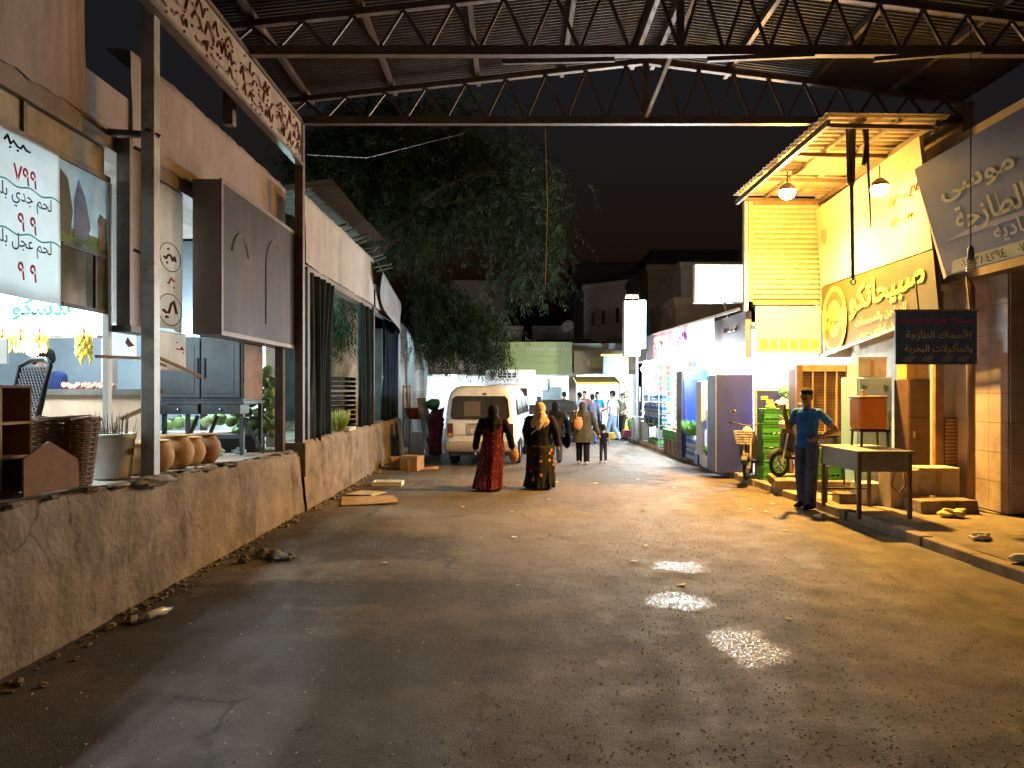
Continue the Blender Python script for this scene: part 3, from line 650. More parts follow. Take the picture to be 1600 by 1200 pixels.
MB().poly([gp_(9.6, .42) + Vector((-.005,0,0)), gp_(5.6, .42) + Vector((-.005,0,0)), gp_(5.6, .48) + Vector((-.005,0,0)), gp_(9.05, .48) + Vector((-.005,0,0))], (.003,0,0)).build('printed_band', mat('band', (.30, .22, .18), .6, bump=0), gs)
MB().poly([gp_(9.6, .02) + Vector((-.006,0,0)), gp_(5.6, .02) + Vector((-.006,0,0)), gp_(5.6, .17) + Vector((-.006,0,0)), gp_(9.5, .17) + Vector((-.006,0,0))], (.003,0,0)).build('phone_strip', mat('strip_yellow', (.52, .43, .16), .6, bump=0, var=.1), gs)
text(gs, '٠٧٨٣٨٤٢٩٤', gp_(9.35, .095), RR, ru, .11, blk, 'L', .0, width=.85, lift=.014); text(gs, '٠٧', gp_(8.3, .095), RR, ru, .11, blk, 'L', .0, lift=.014)
# near right block: tiled pier and dark wall
pr = thing('tiled_pier', 'purple grey tiled corner pier of the fish shop', 'building')
tile = mat('pier_tile', (.42, .34, .325), .45, var=.14, scale=3, bump=.06, stain=(.24, .17, .16))
MB().box(6.52, 7.6, 9.9, 11.1, .05, 3.3).build('core', mat('grout', (.15, .12, .11), .9), pr)
for iz in range(8):
    for iy in range(3):
        MB().box(6.500, 6.522, 9.905+iy*.398, 9.905+iy*.398+.392, .13+iz*.396, .13+iz*.396+.39).build('tile', tile, pr)
    for ix in range(3): MB().box(6.525+ix*.36, 6.525+ix*.36+.354, 9.878, 9.902, .13+iz*.396, .13+iz*.396+.39).build('tile', tile, pr)
MB().box(6.3, 12, 3.0, 11.1, 3.3, 5.35).build('upper_wall', mat('dark_wall', (.2, .165, .15), .9, var=.2), pr)
MB().box(6.9, 12, 9.0, 9.2, .1, 3.3).build('shop_shutter', mat('dark_shutter', (.06, .055, .06), .6, var=.2), pr)
MB().box(6.2, 6.62, 11.1, 11.2, .1, 3.2).build('side_wall', mat('side_plaster', (.46, .39, .30), .85, var=.15, scale=2, bump=.2, stain=(.3, .22, .15)), pr)
MB().box(6.18, 6.30, 11.02, 11.1, .1, 3.2).build('corner_trim', wood, pr)
pp = tag(MB().tube([(6.27,10.32,.12),(6.27,10.32,3.15),(6.3,10.5,3.3)], .055, 12).build('drain_pipe', mat('pipe', (.26, .17, .13), .55, var=.2), smooth=True), 'vertical brown drain pipe beside the blue fish sign', 'pipe')
bls = thing('blue_sign', 'dark blue fish shop sign with red and yellow lines on the pipe', 'sign')
MB().box(5.18, 6.28, 10.20, 10.235, 2.10, 2.82).build('board', mat('sign_blue', (.06, .12, .34), .5, var=.2, scale=5, bump=.03), bls)
MB().box(5.16, 6.30, 10.195, 10.24, 2.82, 2.845).build('top_trim', steel_grey, bls)
text(bls, 'مسمكة علي أبو موسى', (5.75, 10.2, 2.70), CR, UP, .15, mat('dull_red', (.65, .10, .08), .6, bump=0), 'C', .01, width=.98)
text(bls, 'للأسماك الطازجة', (5.76, 10.2, 2.50), CR, UP, .15, mat('dull_yellow', (.65, .62, .28), .6, bump=0), 'C', .008, width=.88)
text(bls, 'والمأكولات البحرية', (5.76, 10.2, 2.32), CR, UP, .15, MATS['dull_yellow'], 'C', .008, width=.92)
for i, x in enumerate((5.36, 5.62, 5.88, 6.1)):
    MB().poly([(x-.09,10.198,2.15),(x+.02,10.198,2.13),(x+.1,10.198,2.21),(x+.03,10.198,2.23),(x-.05,10.198,2.2)], (0,-.003,0)).build('printed_fish', mat('fish_print', (.22, .25, .28), .5, bump=0), bls)
for a in (5.5, 6.2): MB().bar((a, 10.22, 2.84), (a, 10.3, 3.3), .02).build('hanger', steel_dark, bls)
# hanging poles and cables from the truss
hp = thing('hanging_pole', 'dark pole with ring end hanging from the far truss', 'pole')
MB().tube([(4.90,10.92,5.62),(4.90,10.92,4.75),(4.91,10.92,4.7),(4.93,10.92,3.36)], [.075,.06,.03,.026], 8).build('pole', steel_dark, hp)
MB().tube([(4.93+.035*math.cos(a*.63),10.92,3.32+.04*math.sin(a*.63)) for a in range(11)], .012, 6).build('ring', steel_grey, hp)
MB().tube([(5.08,10.92,5.62),(5.12,10.92,5.3),(5.08,10.92,5.0)], .03, 6).build('strap', black_pl, hp)
cb = tag(MB().tube([(5.12,10.9,5.62),(5.14,10.9,4.9),(5.18,10.9,4.10)], [.028,.022,.012], 6).build('hanging_cable', black_pl), 'thin black cable end hanging beside the pole', 'cable')
bu = thing('hanging_bulb', 'unlit spiral bulb on a cable in front of the leaning sign', 'bulb', (4.86, 8.0, 3.1))
MB().tube([(0,0,.18),(0,0,2.62)], .006, 5).build('cable', black_pl, bu)
MB().lathe([(.015,.18),(.03,.15),(.034,.06),(.03,.04)], 12).build('holder', mat('bulb_holder', (.2,.17,.15), .5), bu, smooth=True)
MB().tube([(.038*math.cos(a*.5)*(1-.0*a),.038*math.sin(a*.5),.04-.0022*a) for a in range(60)], .011, 6).build('spiral_tube', mat('bulb_glass', (.7,.65,.55), .3), bu, smooth=True)
# ------------------------------------------------------------------ goods in front of the canopied shop
def box_thing(name, label, cat, c, sx, sy, sz, m, rz=0, flaps=False, group=None):
    t = thing(name, label, cat, c, rz, group)
    MB().box(-sx/2, sx/2, -sy/2, sy/2, 0, sz).build('body', m, t, bevel=.006)
    if flaps:
        MB().box(-sx/2-.004, sx/2+.004, -sy/2-.004, sy/2+.004, sz-.05, sz+.005).build('lid', m, t)
        MB().box(-.03, .03, -sy/2-.006, -sy/2-.001, 0.02, sz-.05).build('tape', wood_pale, t)
    return t
# work table
tb = thing('work_table', 'grey sheet metal work table on thin legs at the kerb', 'table', (4.38, 9.55, .12))
tm = mat('table_metal', (.27, .26, .27), .5, .3, var=.25, scale=4, bump=.06, stain=(.17, .13, .10))
MB().box(-.03, .70, -.03, 1.15, .83, .865).build('table_top', tm, tb, bevel=.004)
MB().box(0, .67, -.005, .01, .60, .828).build('front_panel', tm, tb); MB().box(-.005, .01, .01, 1.12, .60, .828).build('side_panel', mat('table_blue', (.19, .24, .27), .5, .3, var=.2, bump=.05), tb)
MB().box(.66, .675, .01, 1.12, .60, .828).build('side_panel', tm, tb)
for x, yy in ((.015,.015), (.655,.015), (.015,1.105), (.655,1.105)): MB().box(x-.022, x+.022, yy-.022, yy+.022, 0, .83).build('leg', steel_brown, tb)
MB().bar((.015,1.105,.25), (.655,1.105,.25), .02).build('stretcher', steel_dark, tb)
st = thing('stool', 'low dark stool standing on the work table', 'stool', (4.90, 10.35, .987))
MB().box(-.20, .20, -.17, .17, .20, .235).build('seat', black_pl, st, bevel=.01)
for x, yy in ((-.17,-.14), (.17,-.14), (-.17,.14), (.17,.14)): MB().bar((x*1.06, yy*1.06, 0), (x, yy, .21), .025).build('leg', steel_dark, st)
tk = thing('water_tank', 'orange square drink container on the stool', 'container', (4.88, 10.35, 1.224))
tkm = translucent(mat('orange_tank', (.62, .33, .10), .45, var=.12, scale=4, bump=.03), .4); MB().box(-.19, .19, -.17, .17, 0, .43).build('body', tkm, tk, bevel=.035)
MB().box(-.20, .20, -.18, .18, .42, .45).build('lid', mat('tank_lid', (.5, .33, .15), .5), tk, bevel=.012)
MB().lathe([(.035,.45),(.035,.53),(.03,.535)], 14, (-.06,0,0)).build('filler_cap', white_dirty, tk); MB().tube([(0,-.17,.05),(0,-.21,.05),(0,-.22,.02)], .012, 6).build('tap', chrome, tk)
s2 = thing('stool', 'bare iron stool frame behind the work table', 'stool', (4.78, 11.15, .12))
for x, yy in ((-.2,-.18), (.2,-.18), (-.2,.18), (.2,.18)): MB().tube([(x*1.1,yy*1.1,0),(x,yy,.52)], .014, 6).build('leg', steel_dark, s2)
for z in (.12, .2, .52): MB().tube([(-.2,-.18,z),(.2,-.18,z),(.2,.18,z),(-.2,.18,z),(-.2,-.18,z)], .011, 6).build('ring_rail', steel_dark, s2)
# fridge etc. against the shop wall
fr = thing('blue_fridge', 'pale blue upright fridge with white lines of writing', 'fridge', (5.55, 12.1, .12))
frb = mat('fridge_blue', (.24, .42, .62), .4, var=.12, scale=2, bump=.03, stain=(.36, .42, .48))
MB().box(-.02, .54, 0, .6, 0, 1.84).build('body', frb, fr, bevel=.015); MB().box(0, .52, -.035, -.004, .25, 1.82).build('door', frb, fr, bevel=.008)
for i, z in enumerate((1.50, 1.33, 1.15, .98)): marks(fr, (.36, -.036, z), CR, UP, .26, .06, white_p, 2, 20+i)
for x in (.08, .42): MB().poly([(x-.04,-.04,1.72),(x+.05,-.04,1.7),(x+.02,-.04,1.6),(x-.03,-.04,1.62)], (0,-.003,0)).build('printed_mark', mat('mark_dark', (.08,.14,.12), .5, bump=0), fr)
MB().box(.46, .49, -.06, -.036, .9, 1.3).build('handle', chrome, fr)
box_thing('polystyrene_box', 'white box on top of the pale blue fridge', 'box', (5.80, 12.35, 1.965), .46, .4, .32, white_dirty, 0, True)
cb2 = thing('brown_cabinet', 'tall dark brown cabinet right of the pale blue fridge', 'cabinet', (6.12, 11.65, .12))
dbr = mat('dark_brown', (.07, .035, .022), .6, var=.3, scale=5, bump=.1); MB().box(0, .40, 0, .45, .0, 1.80).build('body', dbr, cb2, bevel=.008)
MB().box(.01, .39, -.02, -.002, 1.22, 1.78).build('door', dbr, cb2); MB().box(.01, .39, -.02, -.002, .5, 1.2).build('door', dbr, cb2); MB().box(.05, .08, -.04, -.021, .9, 1.0).build('handle', steel_grey, cb2)
box_thing('carton', 'torn orange carton on top of the dark brown cabinet', 'box', (6.29, 11.86, 1.925), .34, .3, .26, mat('orange_card', (.52, .28, .08), .85, var=.25, scale=5), 0, True)
lv = thing('louvre_panel', 'cream louvred panel low on the wall behind the white cartons', 'vent', (6.42, 11.0, .60))
MB().box(-.10, .12, .03, .05, 0, .75).build('back_plate', wood, lv)
for i in range(14): MB().bar((-.09, .015, .04+i*.052), (.11, .015, .04+i*.052), .03, .028).build('slat', wood_pale, lv)
box_thing('carton', 'tall pale carton behind the work table', 'box', (5.45, 10.65, .12), .42, .3, .52, cardw, .1)
box_thing('carton', 'wide pale carton with open lid beside the drain pipe', 'box', (5.98, 10.75, .28), .55, .4, .38, cardw, -.05, True)
box_thing('white_tub', 'white tub under the far end of the work table', 'tub', (5.15, 10.95, .12), .34, .34, .3, white_dirty)
tag(MB().hexa([(5.42,10.0,.1),(6.2,10.0,.1),(6.2,10.5,.1),(5.42,10.5,.1)], [(5.43,10.02,.28),(6.18,10.02,.29),(6.19,10.5,.28),(5.42,10.5,.27)]).build('step_block', conc, bevel=.012), 'broad concrete step block in front of the cartons', 'step')
tag(MB().hexa([(4.75,10.95,.1),(5.45,10.85,.1),(5.48,11.2,.1),(4.78,11.3,.1)], [(4.76,10.96,.25),(5.44,10.86,.25),(5.47,11.19,.24),(4.79,11.29,.25)]).build('step_block', conc, bevel=.012), 'low concrete block under the iron stool', 'step')
tag(MB().hexa([(4.35,12.5,.1),(6.4,12.2,.1),(6.4,13.6,.1),(4.6,13.6,.1)], [(4.37,12.5,.26),(6.39,12.22,.26),(6.4,13.6,.26),(4.6,13.6,.26)]).build('shop_step', conc, bevel=.015), 'wide raised shop step behind the man in blue', 'step')
hose = tag(MB().tube([(5.05,9.95,.72),(5.02,10.0,.5),(5.12,10.0,.38),(5.22,10.02,.5),(5.2,10.04,.7)], .012, 6).build('hose', mat('hose', (.25,.07,.05), .5), smooth=True), 'thin reddish hose looped under the work table', 'hose')
# wooden desert cooler
dc = thing('air_cooler', 'big wooden framed desert air cooler behind the man in blue', 'air cooler', (4.98, 13.2, .95))
MB().box(.05, .90, .1, .55, .0, 1.18).build('case', mat('cooler_case', (.14, .085, .06), .8, var=.3, scale=6), dc)
for (a, b_, c_, d) in ((0, .1, 0, 1.25), (.86, .96, 0, 1.25), (.1, .86, 1.13, 1.25), (.1, .86, 0, .08)): MB().box(a, b_, .0, .09, c_, d).build('frame_board', wood_pale if c_ > 1 else wood, dc, bevel=.004)
for i in range(20): MB().bar((.1, .05, .12+i*.051), (.86, .05, .12+i*.051), .012, .038).build('louvre', wood, dc)
for x in (.28, .5, .70): MB().box(x-.012, x+.012, .0, .03, .08, 1.13).build('upright', wood_pale, dc)
for x in (.08, .88):
    for yy in (.08, .5): MB().box(x-.03, x+.03, yy-.03, yy+.03, -.69, 0).build('leg', wood, dc)
# green crates
def crate_mesh():
    m = MB(); w, d, h, t = .46, .34, .245, .014
    m.box(-w/2, w/2, -d/2, d/2, 0, .012)
    for sgn in (-1, 1):
        for (z0, z1) in ((.012,.05), (.085,.11), (.195,.245)): m.box(-w/2, w/2, sgn*d/2-t/2, sgn*d/2+t/2, z0, z1)
        for (z0, z1) in ((.012,.05), (.085,.11), (.195,.245)): m.box(sgn*w/2-t/2, sgn*w/2+t/2, -d/2+t/2, d/2-t/2, z0, z1)
        for i in range(6):
            x = -w/2 + .02 + i*(w-.04)/5; m.box(x-.012, x+.012, sgn*d/2-.004, sgn*d/2+.004, .05, .195)
        m.box(-w/2+.02, w/2-.02, sgn*d/2-.002, sgn*d/2+.002, .11, .195)
    for sx in (-1,1):
        m.box(sx*w/2-.003, sx*w/2+.003, -d/2+.03, d/2-.03, .05, .195)
    m.box(-w/2-.012, w/2+.012, -d/2-.012, d/2+.012, .243, .258); return m
c0 = crate_mesh().build('crate_shell', green_pl); cme = c0.data; bpy.data.objects.remove(c0)
names = ['bottom', 'second', 'third', 'fourth', 'top']
def crate(label, loc, rz=0, group='green plastic crates'):
    t = thing('plastic_crate', label, 'crate', loc, rz, group)
    s_ = bpy.data.objects.new('crate_shell', cme); C.objects.link(s_); s_.parent = t; return t
for i in range(5): crate('green plastic crate, %s of the stack beside the mopeds' % names[i], (4.78+random.uniform(-.012,.012), 13.85, .112+i*.262), random.uniform(-.04,.04))
crate('green plastic crate on the shop step right of the man in blue', (5.25, 12.75, .262), .1); crate('green crate holding pale onions beside the pale blue fridge', (5.62, 13.0, .262), -.1)
crate('green crate on top of the one beside the man in blue', (5.24, 12.77, .524), .04)
for i in range(9):
    tag(MB().ell((5.5+.10*(i % 3), 12.9+.09*(i//3), .54), .05, 10, 8, wob=.2, seed=i).build('onion', mat('onion', (.5,.36,.2), .6, var=.2, scale=9), smooth=True), 'pale onion in the crate beside the fridge, %s in the %s row' % (['left','middle','right'][i % 3], ['front','middle','rear'][i//3]), 'onion', 'onions in the crate')
tag(MB().ell((4.74, 13.8, 1.45), (.10,.07,.05), 12, 8, wob=.4).build('corn_cob', mat('yellow_veg', (.6,.45,.1), .7, var=.2), smooth=True), 'yellow vegetable lying on the top green crate', 'vegetable')
# dark panel with pale frame behind the crates
bd = thing('notice_board', 'dark purple notice board with pale edge behind the green crates', 'board', (4.86, 14.5, .12))
MB().box(-.16, .54, 0, .03, 0, 1.62).build('panel', navy, bd)
for (a, b_, c_, d) in ((-.19, -.16, 0, 1.65), (.54, .57, 0, 1.65), (-.16, .54, 1.62, 1.65)): MB().box(a, b_, -.01, .04, c_, d).build('edge_strip', wood_pale, bd)
for (x, z) in ((-.08, 1.45), (.3, 1.53), (.02, 1.38)): MB().box(x, x+.13, -.008, -.002, z, z+.07).build('paper_note', ltr, bd)
# white bags of goods between crates and cooler
for i, (x, z, r) in enumerate(((5.13, 1.45, .14), (5.2, 1.15, .17), (5.1, .85, .16), (5.16, 1.75, .12), (5.12, .5, .2))):
    tag(MB().ell((x, 14.3, z), (r, r*.7, r*1.05), 22, 16, wob=.7, seed=i*3).build('goods_bag', [white_p, mat('orange_bag', (.6,.3,.05), .5), white_p, mat('green_bag', (.15,.4,.3), .5), white_p][i], smooth=True), ['white bag hanging at chest height left of the air cooler', 'orange bag hanging left of the air cooler', 'white bag below the orange bag', 'small green white bag highest in the shop front', 'large white sack on the ground left of the air cooler'][i], 'bag')
# ================================================================== RIGHT: row of lit shops further on
rs = thing('shop_row', 'row of brightly lit small shops beyond the canopied shop', 'building')
shopw = mat('bright_wall', (.74, .76, .76), .7, var=.06, scale=2, bump=.05)
MB().box(7.8, 8.0, 15.0, 28.5, .1, 3.4).build('back_wall', shopw, rs)
MB().box(4.75, 8.0, 15.0, 28.5, 2.95, 3.1).build('ceiling', shopw, rs)
for yy in (17.2, 21.6, 25.4, 28.4): MB().box(4.9, 7.8, yy-.08, yy+.08, .1, 2.95).build('partition', shopw, rs)
dfas = mat('brown_fascia', (.10, .075, .075), .6, var=.25, scale=2)
MB().box(4.62, 4.74, 14.95, 17.2, 2.40, 3.32).build('fascia', dfas, rs)
pfas = mat('purple_fascia', (.58, .46, .62), .5, var=.2, scale=2)
for (a, b_, m, z0, z1) in ((17.25, 18.6, white_p, 2.72, 3.42), (18.65, 21.4, pfas, 2.75, 3.46), (21.45, 25.2, mat('maroon_fascia', (.28,.14,.16), .5, var=.2), 2.75, 3.52), (25.25, 28.4, dfas, 2.75, 3.56)):
    MB().box(4.52, 4.62, a, b_, z0, z1).build('fascia', m, rs)
MB().bar((4.5, 14.9, 3.36), (4.5, 28.4, 3.6), .05, .05).build('roof_edge', steel_dark, rs)
marks(rs, (4.51, 20.0, 3.1), RR, UP, 1.2, .36, mat('purple_letters', (.28,.05,.28), .5, bump=0), 2, 31); marks(rs, (4.51, 23.2, 3.12), RR, UP, 1.6, .3, dfas, 2, 32); marks(rs, (4.61, 15.9, 3.02), RR, UP, 1.1, .16, mat('dull_fascia_red', (.2,.07,.06), .6, bump=0), 3, 33)
for yy in (17.3, 21.5, 25.3): MB().tube([(4.56,yy,.1),(4.56,yy,3.0)], .05, 10).build('post', white_dirty, rs)
# bare bulbs in the shop fronts
def bulb(label, loc, power, r=.055, col=(.72,.90,1.0), st=90):
    t = thing('bare_bulb', label, 'lamp', loc, group='bare white shop bulbs')
    MB().ell((0,0,0), (r,r,r*1.25), 14, 10).build('bulb', emis('white_bulb', (.85,.96,1), st), t, smooth=True)
    MB().lathe([(.02,.06),(.022,.11),(.012,.13)], 10).build('holder', white_p, t); MB().tube([(0,0,.13),(0,0,.40)], .006, 5).build('cable', black_pl, t)
    lamp('bulb_light', t, (0,0,-.1), power, col, .08); return t
bulb('bare white bulb hanging in front of the brown fascia', (4.40, 16.75, 2.50), 900, .085)
bulb('bare white bulb above the navy fridge', (4.75, 15.1, 2.22), 420, .06)
bulb('bare white bulb deep in the shop under the square board', (5.6, 15.9, 2.5), 700, .06)
bulb('bare white bulb over the water packs', (4.34, 22.6, 2.62), 1200, .07)
bulb('bare white bulb between the purple fascia and blue fridge', (4.34, 19.6, 2.62), 1200, .07)
bulb('bare white bulb in the farthest shop of the row', (4.6, 26.6, 2.5), 900, .07)
# glowing box signs
lb = thing('light_box', 'blank white glowing light box sign beside the cream shutter', 'sign', (0,0,0))
MB().box(3.86, 4.98, 15.95, 16.12, 3.60, 4.42).build('case', white_p, lb, bevel=.01)
MB().box(3.89, 4.95, 15.935, 15.948, 3.63, 4.39).build('face', emis('box_glow', (.96, 1, .98), 5), lb)
MB().poly([(4.0,15.93,3.72),(4.22,15.93,3.74),(4.2,15.93,3.86),(4.05,15.93,3.84)], (0,-.003,0)).build('faded_print', emis('print_glow', (.95,.8,.45), 1.0), lb)
MB().bar((4.98, 16.03, 3.7), (5.3, 16.03, 3.3), .04).build('bracket', steel_dark, lb); MB().bar((4.5,16.03,3.6), (4.6,16.03,3.3), .04).build('bracket', steel_dark, lb)
l2 = thing('light_box', 'tall glowing pink white light box with blue side strip down the street', 'sign')
MB().box(3.58, 4.08, 24.0, 24.5, 2.85, 4.58).build('case', white_p, l2)
MB().box(3.60, 4.06, 23.985, 23.998, 2.9, 4.4).build('face', emis('pink_glow', (1, .86, .95), 2.0), l2)
MB().box(4.09, 4.26, 24.0, 24.4, 3.1, 4.62).build('side_strip', emis('blue_glow', (.12, .42, .85), .8), l2)
MB().tube([(4.05,24.5,0.1),(4.05,24.5,2.9)], .05, 8).build('pole', steel_grey, l2)
sl = thing('street_lamp', 'small orange street lamp shining on top of the pink light box', 'lamp', (3.78, 23.9, 4.7))
MB().box(-.2, .2, -.12, .12, 0, .07).build('head', steel_dark, sl); MB().box(-.16, .16, -.1, .1, -.02, -.002).build('lens', emis('orange_lens', (1,.55,.15), 40), sl)
MB().tube([(.2,.0,.04),(.3,.4,.0),(.3,.6,-.3)], .02, 6).build('arm', steel_dark, sl)
lamp('lamp_light', sl, (0,-.1,-.12), 1100, (1,.66,.34), .1)
# fridges
def fridge(name, label, loc, w, d, h, m, side, top=None, door=True):
    t = thing(name, label, 'fridge', loc)
    MB().box(.03, w, 0, d, 0, h).build('cabinet', m, t, bevel=.012); MB().box(-.004, .028, .01, d-.01, .02, h-.02).build('side_panel', side, t)
    if top: MB().box(.04, w-.01, -.02, -.002, h-.22, h-.01).build('header', top, t)
    if door: MB().box(.05, w-.02, -.025, -.002, .15, h-.25).build('door', m, t, bevel=.005); MB().box(.08, .10, -.05, -.026, .8, 1.2).build('handle', chrome, t)
    return t
fridge('drinks_fridge', 'bright blue drinks fridge with turquoise header', (4.14, 18.4, .115), .62, .6, 2.12, blue_paint, dbr, mat('turquoise', (.05,.45,.55), .4))
fridge('drinks_fridge', 'big navy fridge seen from its plain back beside the mopeds', (4.02, 14.9, .115), .74, .65, 1.95, navy, mat('navy_side', (.09,.11,.26), .45, var=.25, scale=5), None, False)
fridge('display_fridge', 'narrow white display fridge between the two blue fridges', (4.12, 16.4, .115), .34, .5, 1.85, white_p, white_p, None, True)
# stacks of water packs
packw = mat('water_pack', (.42, .60, .78), .25, var=.2, scale=14, bump=.1); capb = mat('label_blue', (.05, .16, .55), .4, bump=0)
pm = MB()
for ix in range(4):
    for iy in range(2):
        pm.lathe([(.0,0),(.036,.0),(.038,.1),(.033,.12),(.038,.14),(.038,.21),(.014,.26),(.014,.285),(0,.285)], 8, (ix*.08-.12, iy*.08-.04, 0), cap=False)
po = pm.build('bottles', packw, smooth=True); pmesh = po.data; bpy.data.objects.remove(po)
lm_ = MB()
for ix in range(4):
    for iy in range(2): lm_.lathe([(.0395,.1),(.0395,.19)], 8, (ix*.08-.12, iy*.08-.04, 0), cap=False)
lo = lm_.build('labels', capb); lmesh = lo.data; bpy.data.objects.remove(lo)
def pack(label, loc, rz):
    t = thing('water_pack', label, 'bottles', loc, rz, 'shrink wrapped water packs')
    for nme, me in (('bottles', pmesh), ('labels', lmesh)):
        o = bpy.data.objects.new(nme, me); C.objects.link(o); o.parent = t
sh_ = thing('goods_rack', 'wire rack stacked with water packs beside the shop entrance', 'rack', (4.18, 21.5, .115))
for z in (.02, .62, .95, 1.28): MB().box(0, .55, 0, 3.2, z, z+.02).build('shelf', steel_grey, sh_)
for x, yy in ((0,0),(.55,0),(0,3.2),(.55,3.2),(0,1.6)): MB().box(x-.015, x+.015, yy-.015, yy+.015, 0, 1.75).build('upright', steel_grey, sh_)
for lv_, z in enumerate((.757, 1.087, 1.417)):
    for i in range(8): pack('pack of blue labelled water bottles, %s from the near end on the %s shelf' % (ORD[i], ['low', 'middle', 'top'][lv_]), (4.36 + .0*i, 21.7+i*.39, z), R(90))
for i in range(3): pack('water pack on the ground by the bright blue fridge, %s from the near end' % ORD[i], (4.30, 17.55+i*.36, .115), R(90)); 
for i in range(3): pack('pack of water bottles under the leafy herbs, %s from the near end' % ORD[i], (4.30, 17.55+i*.36, .405), R(90))
# herbs and melons
leafm = mat('herb_green', (.16, .32, .06), .7, var=.35, scale=20, bump=0); leafd = mat('herb_dark', (.05, .17, .04), .7, var=.35, scale=20, bump=0)
def herb(name, label, c, rx, ry, h, m, n=260, cat='herbs'):
    t = thing(name, label, cat, c); g = MB()
    for i in range(n):
        a = random.uniform(0, 6.28); k = math.sqrt(random.random()); bx, by = rx*k*math.cos(a)*.5, ry*k*math.sin(a)*.5
        ex, ey = bx*2.0, by*2.0; hh = h*random.uniform(.5, 1.1); w = .012 + .012*random.random()
        p0 = Vector((bx, by, 0)); p1 = Vector((ex, ey, hh)); d = Vector((random.uniform(-1,1), random.uniform(-1,1), .2)).normalized()*w
        mid = (p0+p1)/2 + Vector((0,0,.02)); g.add([p0-d*.2, p0+d*.2, mid+d, p1, mid-d], [(0,1,2,4), (2,3,4)])
    g.build('leaves', m, t); s_ = MB().lathe([(.03,-.04),(.05,.03)], 8).build('stems', leafd, t); return t
herb('herb_bunch', 'pale green leafy herbs heaped on water packs by the bright blue fridge', (4.28, 17.9, .70), .30, .5, .34, leafm, 420)
herb('herb_bunch', 'dark leafy herbs on the near end of the water rack', (4.32, 21.9, .64), .2, .35, .26, leafd, 260)
herb('herb_bunch', 'dark leafy herbs on the far end of the water rack', (4.32, 23.4, .64), .2, .5, .26, leafd, 260)
herb('spring_onions', 'small tuft of greens in a white box beside the navy fridge', (4.22, 16.15, .36), .14, .2, .2, leafm, 160, 'greens')
box_thing('white_tub', 'white box of greens beside the navy fridge', 'box', (4.22, 16.15, .115), .26, .36, .24, white_p)
box_thing('blue_tub', 'small blue box on the kerb beside the white box of greens', 'box', (4.2, 16.75, .115), .24, .3, .22, blue_paint)
melon = mat('melon', (.08, .25, .05), .4, var=.6, scale=14, bump=0)
for i in range(7):
    tag(MB().ell((4.34, 21.75+i*.26, .22), (.16,.10,.10), 12, 8, rot=Euler((0,0,R(random.uniform(-20,20)))).to_matrix()).build('watermelon', melon, smooth=True), 'striped green watermelon under the water rack, %s from the near end' % ORD[i], 'watermelon', 'watermelons under the rack')
box_thing('ice_box', 'white chest standing at the far end of the water rack', 'chest', (4.25, 25.15, .115), .45, .5, .75, white_p, 0, True)
box_thing('red_tub', 'reddish tub on the kerb at the far shop', 'tub', (4.0, 26.4, .115), .3, .35, .25, mat('red_tub', (.3,.06,.08), .5))
# stock of the lit shops
pk = [mat('packet%d' % i, c, .35, var=.15, scale=9, bump=.05) for i, c in enumerate(((.6,.08,.06),(.65,.5,.08),(.08,.3,.6),(.1,.42,.15),(.65,.65,.62),(.5,.2,.5),(.7,.35,.06)))]
for q, (yy, lab) in enumerate(((17.45, 'strips of colourful snack packets hanging behind the navy fridge'), (21.35, 'strips of colourful snack packets hanging by the water rack'), (24.9, 'strips of colourful snack packets hanging at the far shop'))):
    t = thing('snack_rack', lab, 'snacks', (4.75, yy, 1.0))
    for a in range(5):
        MB().bar((a*.13, -.01, 0), (a*.13, -.01, 1.6), .008).build('strip', white_p, t)
        for b_ in range(9): MB().hexa([(a*.13-.05,-.03,.03+b_*.175),(a*.13+.05,-.03,.03+b_*.175),(a*.13+.05,-.015,.03+b_*.175),(a*.13-.05,-.015,.03+b_*.175)], [(a*.13-.055,-.05,.17+b_*.175),(a*.13+.055,-.05,.17+b_*.175),(a*.13+.05,-.02,.17+b_*.175),(a*.13-.05,-.02,.17+b_*.175)]).build('packet', random.choice(pk), t)
for q, (x, yy, lab) in enumerate(((7.45, 15.8, 'deep shelves of mixed goods in the nearest lit shop'), (7.45, 19.4, 'deep shelves of mixed goods behind the bright blue fridge'), (7.45, 23.4, 'deep shelves of mixed goods behind the water rack'))):
    t = thing('goods_shelf', lab, 'shelf', (x, yy, .115))
    for z in (.1,.6,1.1,1.6,2.1):
        MB().box(0, .35, -1.2, 1.2, z, z+.03).build('shelf_board', white_p, t)
        for k in range(13): hh = random.uniform(.18,.4); MB().box(.03, .3, -1.15+k*.18, -1.02+k*.18, z+.031, z+.031+hh).build('goods_box', random.choice(pk), t)
prod = [mat('orange_fruit', (.6,.22,.03), .5, var=.2), mat('tomato_red', (.45,.04,.03), .4, var=.2), mat('lemon', (.6,.5,.06), .5, var=.2), mat('cucumber', (.06,.22,.04), .5, var=.3)]
for i in range(6):
    yy = (19.1, 19.6, 20.1, 20.6, 25.9, 26.9)[i]; nm = ['oranges', 'tomatoes', 'lemons', 'cucumbers', 'oranges', 'tomatoes'][i]
    t = crate('kerbside green crate of %s %s' % (nm, 'between the blue fridge and water rack' if i < 4 else 'at the farthest lit shop'), (4.32, yy, .45), R(90), 'kerbside produce crates')
    MB().box(-.2,.2,-.15,.15,-.33,-.005).build('stand', wood, t); g = MB()
    for k in range(24): g.ell((-.17+.068*(k % 6), -.11+.072*(k//6), .25+random.uniform(0,.05)), .04, 8, 6)
    o = g.build('produce', prod[i % 4], t, smooth=True); o['kind'] = 'stuff'
